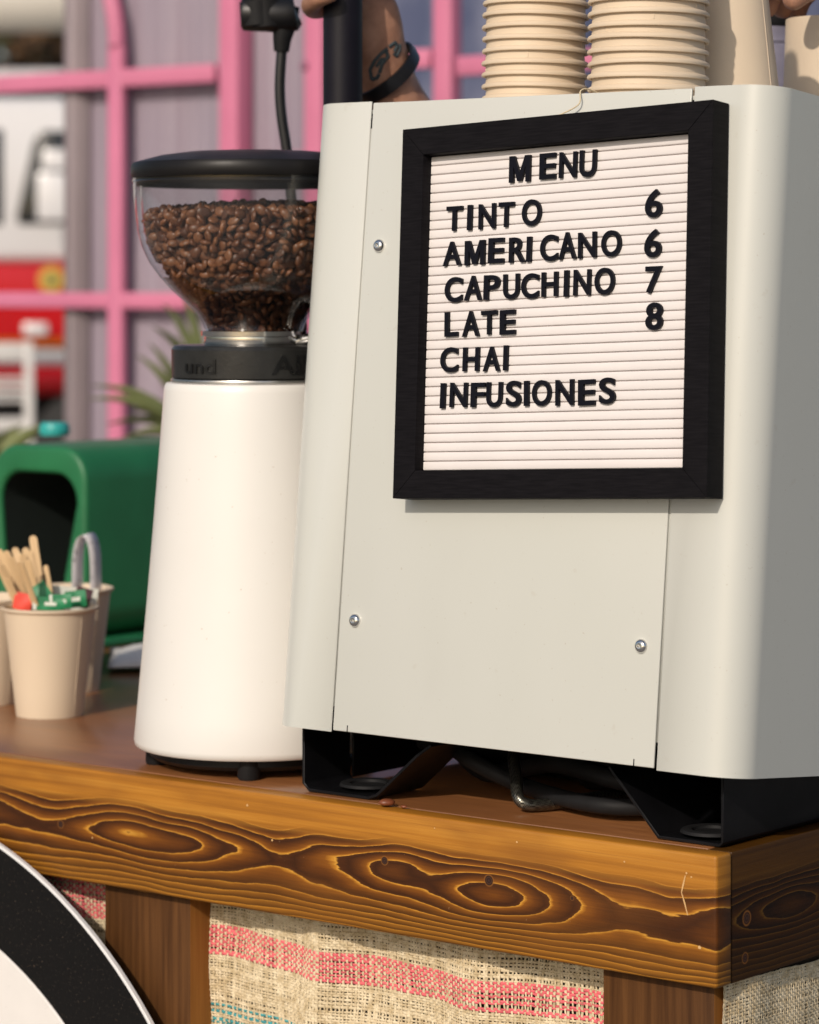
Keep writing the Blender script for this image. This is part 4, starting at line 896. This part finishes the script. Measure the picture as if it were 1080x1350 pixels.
for xw in (tx_(160), -2.2):
    w_ = MB().lathe([(.0, -.14), (.30, -.14), (.43, -.10), (.45, 0), (.43, .10), (.30, .14), (0, .14)], 40, mat=Matrix.Translation((xw, .12, .45)) @ MX).build('wheel', tyr, ft)
    MB().lathe([(0, .17), (.10, .17), (.24, .142), (.25, .141)], 32, mat=Matrix.Translation((xw, .12, .45)) @ MX).build('rim', STEEL, w_)
# canopy behind the truck
tn = thing('market_tent', 'cream white market tent roof behind the fire truck', 'tent', Wd(-3.2, 18.5, 0)); cm_ = simple('cream_canvas', (.76, .70, .60), .8, var=.04, scale=1, bump=0)
zt = CAMZ+(367-42)/4100*17
MB().add([(-2.5, -1.5, zt+.3), (2.5, -1.5, zt+.3), (2.5, 1.5, zt+.3), (-2.5, 1.5, zt+.3), (0, 0, zt+1.6)], [(0, 1, 4), (1, 2, 4), (2, 3, 4), (3, 0, 4)]).build('canopy', cm_, tn)
MB().box(-2.5, 2.5, -1.52, -1.5, zt, zt+.299).box(2.5, 2.52, -1.5, 1.5, zt, zt+.299).box(-2.52, -2.5, -1.5, 1.5, zt, zt+.299).build('valance', cm_, tn)
for sx in (-2.46, 2.46):
    for sy in (-1.46, 1.46): MB().box(sx-.03, sx+.03, sy-.03, sy+.03, 0, zt+.29).build('leg', STEEL, tn)
# trees
lf = [simple('leaf_dark', (.045, .05, .018), .6, var=.4, scale=2, bump=0), simple('leaf_brown', (.13, .07, .03), .6, var=.4, scale=2, bump=0)]
def tree(x, y, h, rad, label, seed):
    g = random.Random(seed); t = thing('tree', label, 'tree', Wd(x, y, 0), 'trees behind the fire truck')
    tr = MB().tube([(0, 0, 0), (.1, 0, h*.3), (-.05, .1, h*.6), (0, 0, h*.8)], [.25, .2, .14, .06], 10)
    for k in range(8):
        a = g.uniform(0, 6.3); tr.tube([(0, 0, h*(.25+.05*k)), (rad*.4*cos(a), rad*.4*sin(a), h*(.4+.05*k)), (rad*.8*cos(a), rad*.8*sin(a), h*(.5+.05*k))], [.08, .05, .02], 6)
    tr.build('trunk', simple('bark', (.08, .06, .04), .9), t)
    mb = MB(); cl = [(g.gauss(0, rad*.45), g.gauss(0, rad*.45), h*.62+g.gauss(0, h*.2)) for _ in range(46)]
    for c in cl:
        mi = g.random() < .4; rc_ = g.uniform(.3, .7)
        for _ in range(70):
            p = Vector(c)+Vector((g.gauss(0, rc_), g.gauss(0, rc_), g.gauss(0, rc_*.7))); a = Vector((g.gauss(0, 1), g.gauss(0, 1), g.gauss(0, 1))).normalized()*.11; b2 = a.orthogonal().normalized()*.06
            mb.add([p-a, p+b2, p+a, p-b2], [(0, 1, 2, 3)], int(mi))
    mb.build('crown', lf, t)
tree(-3.6, 24, 5.5, 2.6, 'olive brown tree behind the market tent, farther left', 1)
tree(-1.2, 25.5, 6.0, 2.8, 'dark green tree behind the market tent, farther right', 2)
tree(-6.5, 26, 6.5, 2.8, 'tall dense tree left of the market tent', 3)
# tattoo lines lie on the skin: project the strokes onto the forearm surface
bpy.context.view_layer.update()
body_o = [c for c in pr_.children if c.name.startswith('body')][0]
inv = body_o.matrix_world.inverted(); tm = MB()
for st in TAT:
    q = []
    for i in range(len(st)-1):
        for k in range(5):
            t = k/5; px = st[i][0]*(1-t)+st[i+1][0]*t; py = st[i][1]*(1-t)+st[i+1][1]*t
            o0 = inv @ Vector((0, 0, CAMZ)); d0_ = (inv.to_3x3() @ (at(px, py, 1)-Vector((0, 0, CAMZ)))).normalized()
            hit, loc, nrm, _ = body_o.ray_cast(o0, d0_)
            if hit: q.append(loc-nrm*.0006)
    if len(q) > 2: tm.tube(q, .0017, 6)
if tm.v:
    o = tm.build('tattoo', simple('tattoo_ink', (.035, .05, .055), .6, bump=0), pr_)
